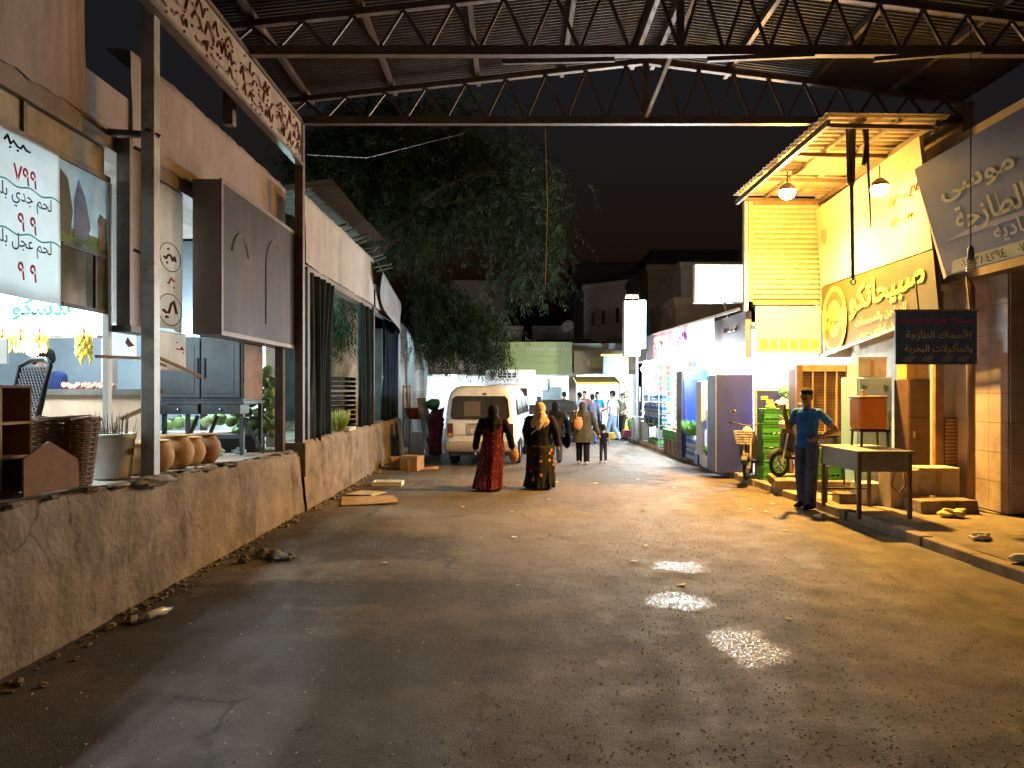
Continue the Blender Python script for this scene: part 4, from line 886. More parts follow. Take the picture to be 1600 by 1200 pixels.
# ------------------------------------------------------------------ mopeds
def wheel(parent, c, r, w, spokes=8):
    wh = MB()
    n = 24
    vs = []; fs = []
    for i in range(n):
        a = 2*math.pi*i/n
        for j in range(8):
            b_ = 2*math.pi*j/8; rr = r - w + w*math.cos(b_); vs.append((c[0] + w*.9*math.sin(b_), c[1] + rr*math.cos(a), c[2] + rr*math.sin(a)))
    for i in range(n):
        for j in range(8): fs.append((i*8+j, ((i+1) % n)*8+j, ((i+1) % n)*8+(j+1) % 8, i*8+(j+1) % 8))
    o = wh.add(vs, fs).build('wheel', rubber, parent, smooth=True)
    rim = MB(); rr = r - 2*w + .01
    rim.tube([(c[0], c[1]+rr*math.cos(2*math.pi*i/20), c[2]+rr*math.sin(2*math.pi*i/20)) for i in range(21)], .012, 6)
    for i in range(spokes):
        a = 2*math.pi*i/spokes; rim.bar((c[0], c[1], c[2]), (c[0], c[1]+rr*math.cos(a), c[2]+rr*math.sin(a)), .022, .012)
    rim.tube([(c[0]-.04,c[1],c[2]),(c[0]+.04,c[1],c[2])], .035, 10).build('rim', chrome, o); return o
def moped(label, loc, rz, basket=True, seatcol=black_pl):
    t = thing('moped', label, 'moped', loc, rz, 'mopeds by the green crates')   # local: front towards -Y
    wheel(t, (0,-.58,.22), .22, .035); wheel(t, (0,.58,.22), .22, .04)
    f = MB()
    for s_ in (-.06,.06): f.tube([(s_,-.58,.22),(s_,-.50,.55),(s_*.8,-.44,.75)], .018, 8)
    f.build('fork', steel_grey, t)
    MB().grid(lambda u, v: (-.05+.1*v, -.58-.27*math.cos(R(20+130*u)), .22+.27*math.sin(R(20+130*u))), 10, 2).build('mudguard', black_pl, t, solid=.008)
    MB().tube([(0,-.45,.74),(0,-.40,.98)], .022, 8).build('steering_column', steel_dark, t)
    MB().tube([(-.30,-.30,1.04),(-.18,-.38,1.02),(0,-.40,.98),(.18,-.38,1.02),(.30,-.30,1.04)], .013, 8).build('handlebar', steel_dark, t)
    for s_ in (-1,1):
        MB().tube([(s_*.30,-.30,1.04),(s_*.37,-.26,1.04)], .018, 8).build('grip', rubber, t)
        mr_ = MB().tube([(s_*.2,-.37,1.02),(s_*.26,-.40,1.2)], .006, 5).build('mirror_arm', steel_dark, t); MB().ell((s_*.27,-.40,1.24), (.055,.012,.04), 10, 6).build('mirror', chrome, mr_)
    MB().ell((0,-.50,.90), (.085,.06,.075), 14, 10).build('headlight', white_dirty, t, smooth=True)
    MB().poly([(-.16,-.40,.42),(.16,-.40,.42),(.18,-.40,.72),(.10,-.42,.9),(-.10,-.42,.9),(-.18,-.40,.72)], (0,.04,.0)).build('leg_shield', mat('moped_paint', (.035,.03,.035), .3, coat=.5), t, bevel=.015)
    MB().box(-.14,.14,-.36,.18,.30,.35).build('footboard', black_pl, t, bevel=.01)
    MB().hexa([(-.12,.15,.32),(.12,.15,.32),(.13,.72,.42),(-.13,.72,.42)], [(-.11,.18,.66),(.11,.18,.66),(.11,.80,.70),(-.11,.80,.70)]).build('rear_body', MATS['moped_paint'], t, bevel=.03)
    MB().hexa([(-.13,.14,.67),(.13,.14,.67),(.12,.78,.72),(-.12,.78,.72)], [(-.12,.16,.75),(.12,.16,.75),(.11,.76,.80),(-.11,.76,.80)]).build('saddle', seatcol, t, bevel=.03)
    MB().box(-.05,.05,.80,.84,.58,.64).build('tail_light', mat('tail_red', (.4,.02,.02), .3), t)
    MB().bar((-.1,.2,.3), (-.16,.28,.02), .018).build('stand', steel_dark, t)
    if basket:
        b = MB()
        for k in range(6):
            z = .68 + k*.045; q = .13+.008*k
            b.tube([(-q,-.86+.02*(5-k)*.5,z),(q,-.86+.02*(5-k)*.5,z),(q,-.60,z),(-q,-.60,z),(-q,-.86+.02*(5-k)*.5,z)], .0045, 4)
        for k in range(9): b.tube([(-.13+k*.0325,-.81,.68),(-.17+k*.0425,-.86,.905)], .0035, 4)
        for k in range(6):
            for s_ in (-1,1): b.tube([(s_*.13,-.80+k*.04,.68),(s_*.17,-.85+k*.05,.905)], .0035, 4)
        b.build('basket', steel_grey, t)
        MB().box(-.05,.05,-.64,-.62,.45,.50).build('number_plate', ltr, t)
    return t
moped('black moped with wire basket standing at the kerb by the navy fridge', (4.52, 14.2, .115), R(-28))
moped('black moped without basket standing behind the man in blue', (5.12, 13.2, .262), R(-66), False, mat('dark_seat', (.03,.02,.02), .5))
# ================================================================== FAR END of the street
fe = thing('end_building', 'row of lit shops closing the far end of the street', 'building')
MB().box(-9, 5.2, 34.5, 34.8, 0, 3.9).build('back_wall', shopw, fe); MB().box(-9, 5.2, 31.4, 34.5, 2.42, 2.6).build('slab', conc, fe)
for x in (-9, -4.6, -1.0, 2.5, 5.1): MB().box(x-.1, x+.1, 31.4, 34.5, 0, 2.42).build('partition', shopw, fe)
MB().box(-9, 5.2, 31.5, 31.7, 2.6, 3.4).build('parapet', plaster_pink, fe)
MB().box(2.35, 2.65, 31.2, 31.5, 0, 2.5).build('pier', plaster_pink, fe)
MB().box(1.4, 2.2, 34.40, 34.49, 0.9, 1.9).build('window', mat('shop_dark', (.15,.18,.2), .3), fe)
for i in range(5): MB().box(-.2+i*.3, -.02+i*.3, 34.40, 34.49, .8, 1.7).build('shelf_stack', mat('shelf%d' % i, [(.4,.2,.2),(.2,.3,.45),(.5,.5,.3),(.25,.4,.3),(.5,.5,.55)][i], .6), fe)
for i, (x, p) in enumerate(((-2.8, 300), (.7, 420), (3.7, 420), (-6.5, 300))):
    bulb('bare white bulb in the end shop, %s' % ['left of the green sign', 'under the green sign', 'under the brown sign', 'farthest left behind the tree'][i], (x, 32.6, 2.2), p, .06)
gsn = thing('green_sign', 'wide olive green sign with round emblem over the end shops', 'sign')
MB().box(-1.0, 2.48, 31.15, 31.25, 2.42, 3.75).build('board', mat('sign_green', (.26, .28, .08), .5, var=.1, scale=1, bump=.02), gsn)
MB().box(-1.02, 2.5, 31.12, 31.27, 2.36, 2.42).build('bottom_trim', white_dirty, gsn)
text(gsn, 'مركز العاصمة للمجمدات', (2.36, 31.15, 3.48), CR, UP, .26, pal, 'R', .01, width=1.75)
dim_ = mat('dim_letters', (.24,.27,.12), .6, bump=0)
for k, z in enumerate((3.15, 2.9)): marks(gsn, (1.4, 31.15, z), CR, UP, 1.3, .14, dim_, 4, 35+k)
MB().tube([(-.55+.2*math.cos(a*.26), 31.14, 3.28+.2*math.sin(a*.26)) for a in range(25)], .02, 5).build('emblem_ring', mat('emblem_red', (.3,.08,.06), .5, bump=0), gsn)
MB().box(-.68,-.42,31.142,31.149,3.22,3.34).build('emblem_bar', MATS['emblem_red'], gsn)
bsn = thing('brown_sign', 'weathered brown shop sign right of the green sign', 'sign')
MB().box(2.55, 4.35, 31.0, 31.12, 2.45, 3.35).build('board', mat('sign_brown', (.30, .20, .11), .7, var=.3, scale=2), bsn); MB().ell((3.5, 30.99, 2.9), (.45,.01,.22), 16, 6).build('printed_oval', mat('oval_print', (.42,.32,.12), .6), bsn)
MB().box(2.5, 4.4, 30.95, 31.2, 3.35, 3.42).build('top_trim', wood, bsn)
yp = thing('striped_post', 'yellow post with black stripes under a grey box sign', 'post', (4.3, 28.6, 0))
yb = mat('safety_yellow', (.65, .40, .04), .5, var=.1); MB().box(-.09,.09,-.09,.09,0,3.4).build('post', yb, yp)
for i in range(8): MB().hexa([(-.094,-.096,.6+i*.2),(.094,-.096,.7+i*.2),(.094,.096,.7+i*.2),(-.094,.096,.6+i*.2)], [(-.094,-.096,.68+i*.2),(.094,-.096,.78+i*.2),(.094,.096,.78+i*.2),(-.094,.096,.68+i*.2)]).build('stripe', black_pl, yp)
MB().box(-.85,-.1,-.1,.1,2.3,3.05).build('sign_case', mat('grey_case', (.16,.16,.18), .5), yp); MB().box(-.95,.1,-.12,.12,3.05,3.12).build('case_edge', yb, yp)
tag(MB().box(2.9, 4.6, 27.3, 27.6, 0, .22).build('yellow_kerb', yb, bevel=.02), 'yellow painted kerb block at the far crossing', 'kerb')
aw = thing('yellow_awning', 'narrow yellow awning edge over the far stalls', 'awning'); MB().hexa([(2.5,29.2,1.98),(4.2,29.2,1.98),(4.2,30.9,2.25),(2.5,30.9,2.25)], [(2.5,29.2,2.06),(4.2,29.2,2.06),(4.2,30.9,2.31),(2.5,30.9,2.31)]).build('sheet', yb, aw)
for x in (2.55, 4.15): MB().tube([(x,29.25,0),(x,29.25,2.0)], .025, 6).build('leg', steel_grey, aw)
ac = thing('air_conditioner', 'white air conditioner unit on the end shop wall', 'air conditioner', (1.25, 34.2, 1.75)); MB().box(-.35,.35,0,.25,0,.5).build('case', white_p, ac, bevel=.02); MB().tube([(.05+.17*math.cos(a*.42),-.01,.25+.17*math.sin(a*.42)) for a in range(16)], .015, 5).build('fan_guard', steel_dark, ac); MB().lathe([(.0,0),(.13,0),(.13,.01)], 14, (.05,-.012,.25)).build('fan', steel_dark, ac)
MB().bar((-.3,.25,-.05), (-.3,0,0), .03).build('bracket', steel_dark, ac)
# ------------------------------------------------------------------ background buildings
bgp = mat('far_plaster', (.46, .38, .33), .9, var=.1, scale=.4, bump=.1, stain=(.36, .29, .25)); bgw = mat('far_white', (.55, .52, .50), .9, var=.1, scale=.4, bump=.1, stain=(.42,.38,.35)); dkg = glass('far_glass', (.03,.03,.035))
def house(name, label, x0, x1, y0, y1, h, m, wins=(), skew=0., face_skew=0.):
    t = thing(name, label, 'building')
    MB().hexa([(x0,y0,0),(x1,y0+skew,0),(x1,y1,0),(x0,y1,0)], [(x0,y0,h),(x1,y0+skew,h),(x1,y1,h),(x0,y1,h)]).build('wall', m, t)
    MB().hexa([(x0-.1,y0-.12,h),(x1+.1,y0+skew-.12,h),(x1+.1,y1,h),(x0-.1,y1,h)], [(x0-.1,y0-.12,h+.3),(x1+.1,y0+skew-.12,h+.3),(x1+.1,y1,h+.3),(x0-.1,y1,h+.3)]).build('roof_parapet', m, t)
    for (x, z, w, hh) in wins:
        yy = y0 + skew*(x-x0)/(x1-x0)
        f = MB().box(x-w/2-.06, x+w/2+.06, yy-.05, yy+.01, z-.06, z+hh+.06).build('window', m, t); MB().box(x-w/2, x+w/2, yy-.06, yy-.051, z, z+hh).build('pane', dkg, f)
        MB().box(x-w/2-.1, x+w/2+.1, yy-.12, yy-.051, z-.12, z-.061).build('sill', m, f)
    return t
house('tall_house', 'tall plain pinkish block behind the tree', -4.5, -.5, 56, 66, 9.6, bgp)
dp = MB().tube([(-.3,55.9,0),(-.3,55.9,9.6)], .12, 8).build('drain_pipe', steel_dark); tag(dp, 'dark vertical pipe on the tall plain block', 'pipe')
w4 = []
for z in (5.9, 3.9, 1.9):
    for x in (5.35, 5.95, 6.75, 7.75, 8.25): w4.append((x, z+.18*(x-5.3)*.5, .36, .95))
house('four_storey_house', 'four storey pinkish house with small dark windows above the far shops', 4.75, 8.7, 50, 58, 8.4, bgp, w4, skew=-4)
house('white_house', 'low white house with flat roof behind the green sign', 1.6, 5.6, 58, 64, 6.4, bgw)
MB().box(1.0, 5.6, 57.0, 57.9, 5.4, 5.6).build('roof_overhang', bgw, bpy.data.objects['white_house'])
house('roof_room', 'small rooftop room with open doorway above the green sign', -.9, .55, 44, 47, 5.2, bgp, ((-.35, 3.6, .7, 1.1),))
house('dark_house', 'unlit dark house between the white house and four storey house', 1.6, 4.6, 45, 50, 4.5, mat('far_dark', (.06,.055,.06), .9))
rough = mat('bare_block', (.22, .18, .15), .95, var=.4, scale=.6, bump=.6, bscale=4, stain=(.10,.08,.07))
house('ruined_house', 'rough bare block house above the pink light box', 7.2, 9.6, 40, 48, 8.1, rough)
house('corner_house', 'white house with barred window behind the glowing light box', 8.5, 11.5, 38, 46, 7.9, bgw, ((9.55, 6.3, .75, .9),))
for k in range(4): MB().box(9.24+k*.2, 9.27+k*.2, 37.86, 37.88, 6.3, 7.2).build('window_bar', steel_dark, bpy.data.objects['corner_house'])
house('yard_house', 'low dim house behind the shop row roofs', 6.6, 9.4, 30.5, 36, 5.2, rough, ((7.4, 3.6, .6, .8),))
house('hill_house', 'dim house on the slope high above the four storey house', 6.0, 12.5, 75, 82, 14.2, mat('hill_wall', (.2,.17,.15), .9), ((8, 11.5, .8, 1.2), (10, 11.5, .8, 1.2)))
house('hill_house', 'dim house on the slope behind the corner house', 13, 21, 70, 80, 14.5, MATS['hill_wall'], ((15, 12, .8, 1.2), (17.5, 12, .8, 1.2)))
hl = MB()
def hf(u, v):
    x = -90 + 180*u; y = 85 + 90*v
    return (x, y, -1 + 12*math.sin(min(1, v*1.4)*1.57)*(0.55 + .45*math.exp(-((x-18)/28)**2)) + 1.5*noise.noise(Vector((x*.05, y*.05, 0))))
struct(hl.grid(hf, 40, 14).build('hillside', mat('hill', (.05,.042,.035), .95, var=.3, scale=.1), smooth=True))
wt = tag(MB().lathe([(.5,0),(.5,1.0),(.35,1.15),(.12,1.2)], 18, (6.2, 46.0, 3.8)).build('water_tank', mat('tank_grey', (.24,.2,.17), .7), smooth=True), 'round grey roof tank in front of the four storey house', 'tank')
MB().box(5.6, 6.8, 45.4, 46.6, 3.5, 3.8).build('base', conc, wt).matrix_parent_inverse = wt.matrix_world.inverted()
def dish(label, loc, r, rz, m):
    t = thing('satellite_dish', label, 'satellite dish', loc, rz)
    MB().lathe([(0,.0),(r*.5,r*.07),(r,r*.28)], 18, cap=False).build('dish', m, t, smooth=True, solid=.01).rotation_euler = (R(65),0,0)
    MB().tube([(0,0,0),(0,.1,-.5),(0,.1,-1.0)], .03, 6).build('mast', steel_dark, t); MB().tube([(0,0,-.02),(0,-r*.8,r*.2)], .015, 5).build('feed_arm', steel_dark, t)
dish('black satellite dish below the four storey house windows', (4.95, 45, 4.3), .4, .2, black_pl); dish('pale satellite dish on the dark house roof', (3.3, 44.6, 5.5), .4, -.5, white_dirty)
tag(MB().grid(lambda u, v: (9.3+.9*v, 37.2-.7*math.sin(u*1.57), 4.9+.75*math.cos(u*1.57)), 8, 4).build('arched_awning', black_pl, solid=.02), 'dark rounded awning on the corner house', 'awning')
# ================================================================== LEFT: goods on the platform
def dz(y): return deck_z(y) + .008
# wooden pigeon-hole shelf and house-shaped board
sf = thing('wooden_shelf', 'brown wooden pigeonhole shelf at the left edge of the platform', 'shelf', (-3.42, 4.93, dz(5)))
brd = mat('brown_board', (.20, .105, .055), .8, var=.25, scale=5, bump=.12)
MB().box(-.30, -.28, -.25, .42, 0, .74).build('back_board', brd, sf)
for z in (0, .235, .47, .72): MB().box(-.28, .02, -.25, .42, z, z+.018).build('shelf_board', wood_pale if 0 < z < .7 else brd, sf)
for yy in (-.25, .09, .40): MB().box(-.28, .018, yy, yy+.018, .018, .72).build('divider', wood_pale if yy > -.2 and yy < .3 else brd, sf)
hb = tag(MB().poly([(-3.22,4.98,dz(5)),(-3.22,5.62,dz(5.4)),(-3.22,5.62,dz(5.4)+.2),(-3.22,5.26,dz(5.4)+.36),(-3.22,4.98,dz(5)+.25)], (-.015,0,0)).build('cardboard_sheet', brd), 'brown pointed cardboard sheet leaning before the pigeonhole shelf', 'cardboard')
# plastic chair seen from behind
chs = thing('plastic_chair', 'black plastic chair with lattice back behind the wicker basket', 'chair', (-4.05, 5.9, dz(5.9)), R(-30))
def lattice(m, fn, nu, nv, r):
    for i in range(-nv, nu+1):
        pts = []
        for k in range(nv+1):
            u = (i + k)/nu; v = k/nv
            if 0 <= u <= 1: pts.append(fn(u, v))
        if len(pts) > 1: m.tube(pts, r, 4)
        pts = []
        for k in range(nv+1):
            u = (i + nv - k)/nu; v = k/nv
            if 0 <= u <= 1: pts.append(fn(u, v))
        if len(pts) > 1: m.tube(pts, r, 4)
lt = MB(); bf = lambda u, v: Vector((-.2+.4*u, .21+.1*v, .5+.42*v)); lattice(lt, bf, 9, 9, .008); lt.build('lattice', black_pl, chs)
MB().tube([(-.21,.2,.42),(-.22,.31,.93),(-.1,.34,.98),(.1,.34,.98),(.22,.31,.93),(.21,.2,.42)], .022, 8).build('back_frame', black_pl, chs, smooth=True)
MB().box(-.22,.22,-.22,.22,.42,.45).build('seat', black_pl, chs, bevel=.01)
for x, yy in ((-.2,-.2),(.2,-.2),(-.2,.2),(.2,.2)): MB().bar((x*1.1,yy*1.1,0), (x,yy,.42), .035).build('leg', black_pl, chs)
# wicker basket: woven rings round stakes
wk = thing('wicker_basket', 'tall dark wicker basket behind the pointed cardboard sheet', 'basket', (-3.42, 5.72, dz(5.7)))
wick = mat('wicker', (.13, .065, .03), .75, var=.45, scale=14, bump=.2)
m = MB()
for k in range(26):
    z = .015 + k*.0185; r = .20 + .055*k/25
    m.tube([((r + .008*(1 if (j+k) % 2 else -1))*math.cos(2*math.pi*j/32), (r + .008*(1 if (j+k) % 2 else -1))*math.sin(2*math.pi*j/32), z) for j in range(33)], .0105, 5)
m.build('weave', wick, wk, smooth=True)
m = MB()
for j in range(16): m.tube([(.20*math.cos(2*math.pi*j/16), .20*math.sin(2*math.pi*j/16), 0), (.258*math.cos(2*math.pi*j/16), .258*math.sin(2*math.pi*j/16), .50)], .009, 5)
m.build('stakes', wick, wk)
MB().tube([(.262*math.cos(j*.262), .262*math.sin(j*.262), .505+.008*math.sin(j*2)) for j in range(25)], .017, 6).build('rim', wick, wk)
MB().lathe([(0,.42),(.24,.43)], 16, cap=False).build('black_liner', black_pl, wk)
MB().bar((-.1,-.2,.515), (.22,.02,.535), .02, .012).build('stick', white_dirty, wk)
# white bucket of dry twigs
bk = thing('white_bucket', 'dirty white plastic bucket full of dry twigs', 'bucket', (-3.40, 6.42, dz(6.4)))
MB().lathe([(.0,0),(.145,0),(.15,.02),(.178,.33),(.188,.335),(.19,.375),(.182,.38),(.172,.35),(.14,.03),(0,.03)], 28, cap=False).build('shell', mat('bucket_white', (.7,.67,.62), .5, var=.12, scale=6, bump=.04, stain=(.5,.44,.38)), bk, smooth=True)
MB().poly([(.163,-.06,.20),(.166,.03,.20),(.17,.03,.25),(.167,-.06,.25)], (.004,0,0)).build('printed_mark', brown_ink, bk)
m = MB()
for i in range(150):
    a = random.uniform(0,6.28); k = random.random()**.5*.15; hh = random.uniform(.30,.56)
    m.tube([(k*math.cos(a), k*math.sin(a), .15), (k*1.2*math.cos(a)+random.uniform(-.03,.03), k*1.2*math.sin(a)+random.uniform(-.03,.03), hh)], [.004,.002], 4, False)
m.build('twigs', mat('twig', (.16,.12,.085), .9, var=.4, scale=12), bk)
MB().tube([(.03,.1,.5),(.1,.38,.585),(.05,.5,.61)], [.02,.026,.012], 6).build('corn_husk', mat('husk', (.33,.24,.14), .9, var=.3), bk)
# clay pots
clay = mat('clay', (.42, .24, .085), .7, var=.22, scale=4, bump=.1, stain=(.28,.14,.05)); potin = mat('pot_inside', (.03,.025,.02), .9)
for i, (x, yy, s_, lab) in enumerate(((-3.36, 6.80, .95, 'dark clay pot half hidden by the near post'), (-3.36, 7.10, 1.0, 'ochre clay pot just right of the near post'), (-3.36, 7.5, 1.12, 'largest ochre clay pot, third from the near post'), (-3.42, 7.98, 1.0, 'ochre clay pot between the largest and the dark rimmed one'), (-3.40, 8.32, 1.08, 'brown clay pot with dark rim at the end of the row'), (-3.75, 8.75, .9, 'small clay pot standing behind the row'))):
    t = thing('clay_pot', lab, 'pot', (x, yy, dz(yy)), 0, 'clay pots in a row')
    MB().lathe([(r*s_, z*s_) for r, z in ((0,0),(.105,0),(.155,.06),(.175,.13),(.165,.20),(.125,.26),(.118,.275),(.135,.285),(.135,.297),(.11,.292),(.105,.25),(.13,.1),(0,.04))], 26, cap=False).build('body', clay if i != 4 else mat('clay_dark', (.26,.13,.06), .7, var=.25), t, smooth=True)
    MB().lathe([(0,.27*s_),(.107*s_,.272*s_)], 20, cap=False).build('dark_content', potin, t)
# counter
ct = thing('shop_counter', 'long dark topped counter inside the near shop', 'counter', (0,0,0))
MB().box(-7.4, -4.15, 8.55, 9.0, 1.70, 1.765).build('counter_top', mat('dark_top', (.05,.045,.04), .4, var=.2), ct); MB().box(-7.3, -4.2, 8.62, 8.95, .96, 1.70).build('front', mat('counter_front', (.28,.20,.14), .8, var=.2), ct)
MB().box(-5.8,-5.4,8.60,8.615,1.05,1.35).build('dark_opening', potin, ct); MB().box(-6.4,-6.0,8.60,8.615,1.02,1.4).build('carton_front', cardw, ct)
meat = mat('tomato', (.50, .22, .16), .5, var=.5, scale=12, bump=.05)
for i in range(34):
    tag(MB().ell((-5.15 + .5*(i % 17)/16 + random.uniform(-.02,.02), 8.68 + .12*(i//17), 1.785+random.uniform(0,.035)), .032, 8, 6).build('tomato', meat, smooth=True), 'pale red tomato on the dark counter, %s from the left in the %s row' % (ORD[i % 17], ['front','rear'][i//17]), 'tomato', 'tomatoes on the counter')
ban = mat('banana', (.65, .48, .06), .55, var=.2, scale=9, bump=.02)
for i, (x, z, lab) in enumerate(((-4.62, 2.36, 'large yellow banana bunch nearest the white column'), (-5.10, 2.36, 'small yellow banana bunch above the hanging bulb'), (-5.30, 2.36, 'greenish banana bunch left of the hanging bulb'), (-5.50, 2.36, 'banana bunch at the left edge above the price card'))):
    t = thing('banana_bunch', lab, 'bananas', (x, 8.15, z), 0, 'hanging banana bunches')
    for k in range(24 if i == 0 else 12):
        a = k*2.4; zz = -.065*(k//(7 if i == 0 else 6)); d = Vector((math.cos(a), math.sin(a), 0))
        MB().tube([d*.012 + Vector((0,0,zz)), d*.055 + Vector((0,0,zz-.02)), d*.075 + Vector((0,0,zz-.075)), d*.06 + Vector((0,0,zz-.135))], [.008,.02,.02,.007], 6).build('banana', ban, t, smooth=True)
    MB().tube([(0,0,.06),(0,0,-.1)], .014, 5).build('stalk', wood, t)
bulb('bright bare bulb hanging among the bananas', (-5.14, 8.1, 2.20), 60, .07)
box_thing('price_card', 'white price card standing at the far left of the shop', 'card', (-4.55, 6.55, 1.98), .36, .02, .22, white_p)
box_thing('timber_post', 'short brown timber standing left of the plastic chair', 'timber', (-4.02, 5.02, dz(5)), .1, .1, 1.05, wood)
# dark cabinet on a drawer stand
kb = thing('wooden_cabinet', 'dark blue grey two door cabinet on a drawer stand', 'cabinet', (-4.52, 9.7, dz(9.7)))
kbm = mat('cabinet_blue', (.034, .043, .052), .5, var=.6, scale=2.2, bump=.12, stain=(.012,.014,.016))
MB().box(0, 1.06, .0, .75, .70, 1.52).build('body', kbm, kb, bevel=.006)
for x in (.03, .54):
    d = MB().box(x, x+.49, -.025, -.002, .74, 1.50).build('door', kbm, kb, bevel=.005); MB().box(x+.07, x+.42, -.032, -.026, .80, 1.42).build('door_panel', kbm, d, bevel=.01)
    MB().box(x+(.44 if x < .2 else .02), x+(.47 if x < .2 else .05), -.05, -.026, 1.0, 1.25).build('handle', black_pl, d)
MB().box(1.062, 1.075, .02, .73, .72, 1.50).build('side_panel', wood, kb)
MB().box(-.03, 1.09, -.04, .78, .66, .70).build('shelf', kbm, kb)
for x in (0, .54):
    d = MB().box(x, x+.50, -.03, .3, .53, .655).build('drawer', kbm, kb, bevel=.005); MB().ell((x+.25,-.045,.59), .018, 10, 6).build('knob', chrome, d)
for x, yy in ((.02,.0),(1.02,.0),(.02,.7),(1.02,.7)): MB().box(x, x+.05, yy, yy+.05, 0, .66 if yy else .53).build('leg', kbm, kb)
MB().bar((1.04,.02,.5), (1.3,.1,.02), .04).build('brace', kbm, kb); MB().bar((.05,.02,.24), (1.05,.02,.24), .03, .05).build('stretcher', kbm, kb)
for x in (.36, .62): MB().bar((x,.3,.5), (x-.1,.3,.25), .04).build('brace', kbm, kb)
# cabbages: heap behind cabinet and low row
cabm = mat('cabbage', (.22, .34, .11), .55, var=.35, scale=9, bump=.15); cabm2 = mat('cabbage_pale', (.38, .46, .2), .55, var=.25, scale=9, bump=.15)
def cab_mesh(seed):
    m = MB(); m.ell((0,0,0), (.085,.085,.078), 12, 8, wob=.25, seed=seed); rnd = random.Random(seed)
    for k in range(6):
        a = k*1.05 + rnd.random(); c_, s_ = math.cos(a), math.sin(a)
        def fn(u, v, c_=c_, s_=s_, a=a):
            la = -.9 + 1.75*v; r = .089 + .012*v*v + .006*math.sin(u*11+a*3)*v; th = (u-.5)*1.7*(1-.35*v); ca, sa = math.cos(a+th), math.sin(a+th)
            return (r*ca*math.cos(la), r*sa*math.cos(la), r*.92*math.sin(la))
        m.grid(fn, 6, 5)
    return m
cms = [cab_mesh(s_) for s_ in (1, 2, 3)]; cobs = [c.build('cabbage', (cabm, cabm2, cabm)[i], smooth=True) for i, c in enumerate(cms)]; cdat = [o.data for o in cobs]
for o in cobs: bpy.data.objects.remove(o)
def cabbage(label, loc, group):
    o = bpy.data.objects.new('cabbage', cdat[random.randrange(3)]); C.objects.link(o); o.location = loc; o.rotation_euler = (random.uniform(-.6,.6), random.uniform(-.6,.6), random.uniform(0,6)); o.scale = [random.uniform(.9,1.2)]*3
    tag(o, label, 'cabbage', group)
for r_ in range(7):
    for k in range(4): cabbage('green cabbage beside the brown post, %s from the left in the %s layer up' % (ORD[k], ORD[r_]), (-4.08 + k*.17 + (.08 if r_ % 2 else 0), 11.0 + .10*(6-r_)*.4 + random.uniform(-.03,.03), 1.12 + r_*.15), 'cabbages heaped behind the cabinet')
for k in range(9): cabbage('pale cabbage seen beneath the cabinet, %s from the left' % ORD[k], (-5.6 + k*.19, 11.0 + random.uniform(-.1,.1), 1.24 + random.uniform(0,.1)), 'cabbages seen under the cabinet')
tbx = thing('produce_table', 'low pale table carrying the cabbage row behind the cabinet', 'table', (0,0,0)); MB().box(-5.8,-4.15,10.8,11.4,1.08,1.14).build('table_top', white_dirty, tbx)
for x in (-5.7,-4.25): MB().box(x-.03,x+.03,10.85,10.91,.88,1.08).build('leg', wood, tbx)
bcx = thing('black_crate', 'black plastic crate under the cabbage heap', 'crate', (-3.86, 10.75, .89)); MB().box(-.28,.28,-.2,.2,0,.22).build('body', black_pl, bcx, bevel=.01); MB().box(-.3,.3,-.22,.22,.2,.235).build('rim', black_pl, bcx)
bulb('bare white bulb hanging over the cabbage heap', (-4.5, 11.6, 2.75), 220, .05)
lw_ = thing('lit_kiosk', 'bright little kiosk with yellow mesh behind the cabbages', 'kiosk'); MB().box(-5.2,-4.2,12.9,13.0,.9,2.6).build('back_panel', white_p, lw_)
for i in range(9): MB().bar((-4.75,12.85,2.0+i*.055), (-4.25,12.85,2.0+i*.055), .006).build('mesh_wire', yb, lw_)
for i in range(9): MB().bar((-4.75+i*.06,12.84,1.98), (-4.75+i*.06,12.84,2.5), .006).build('mesh_wire', yb, lw_)
for i, (x, yy, r) in enumerate(((-3.75, 9.6, .08), (-3.6, 9.95, .06), (-3.9, 9.4, .07))): tag(MB().ell((x,yy,dz(yy)+.04), (r*1.5,r,r*.6), 10, 8, wob=.9, seed=i).build('plastic_bag', mat('bag_teal', (.25,.4,.36), .35, var=.3), smooth=True), ['crumpled pale green bag under the cabinet side', 'small crumpled bag between cabinet and crate', 'crumpled bag below the drawers'][i], 'bag')
# stall goods behind low wall
stl = lamp('stall_light', None, (-4.4, 15.2, 3.35), 330, (.55, .95, .9), .08)
stt = thing('stall_tube', 'greenish white tube lamp under the stall lintel', 'lamp', (-4.4, 15.2, 3.45)); MB().tube([(0,-.5,0),(0,.5,0)], .02, 8).build('tube', emis('teal_tube', (.7,1,.95), 12), stt); MB().box(-.04,.04,-.55,.55,.025,.08).build('fitting', white_p, stt); stl.parent = stt; stl.location = (0,0,-.1)
s3 = thing('stall_tube', 'bluish tube lamp behind the far blue curtain', 'lamp', (-4.2, 20.6, 3.0)); MB().tube([(0,-.5,0),(0,.5,0)], .02, 8).build('tube', emis('blue_tube', (.7,.9,1), 12), s3); MB().box(-.04,.04,-.55,.55,.025,.08).build('fitting', white_p, s3); lamp('tube_light', s3, (0,0,-.1), 90, (.65,.88,1), .08)
dcr = mat('dark_crate', (.05,.04,.035), .8, var=.3)
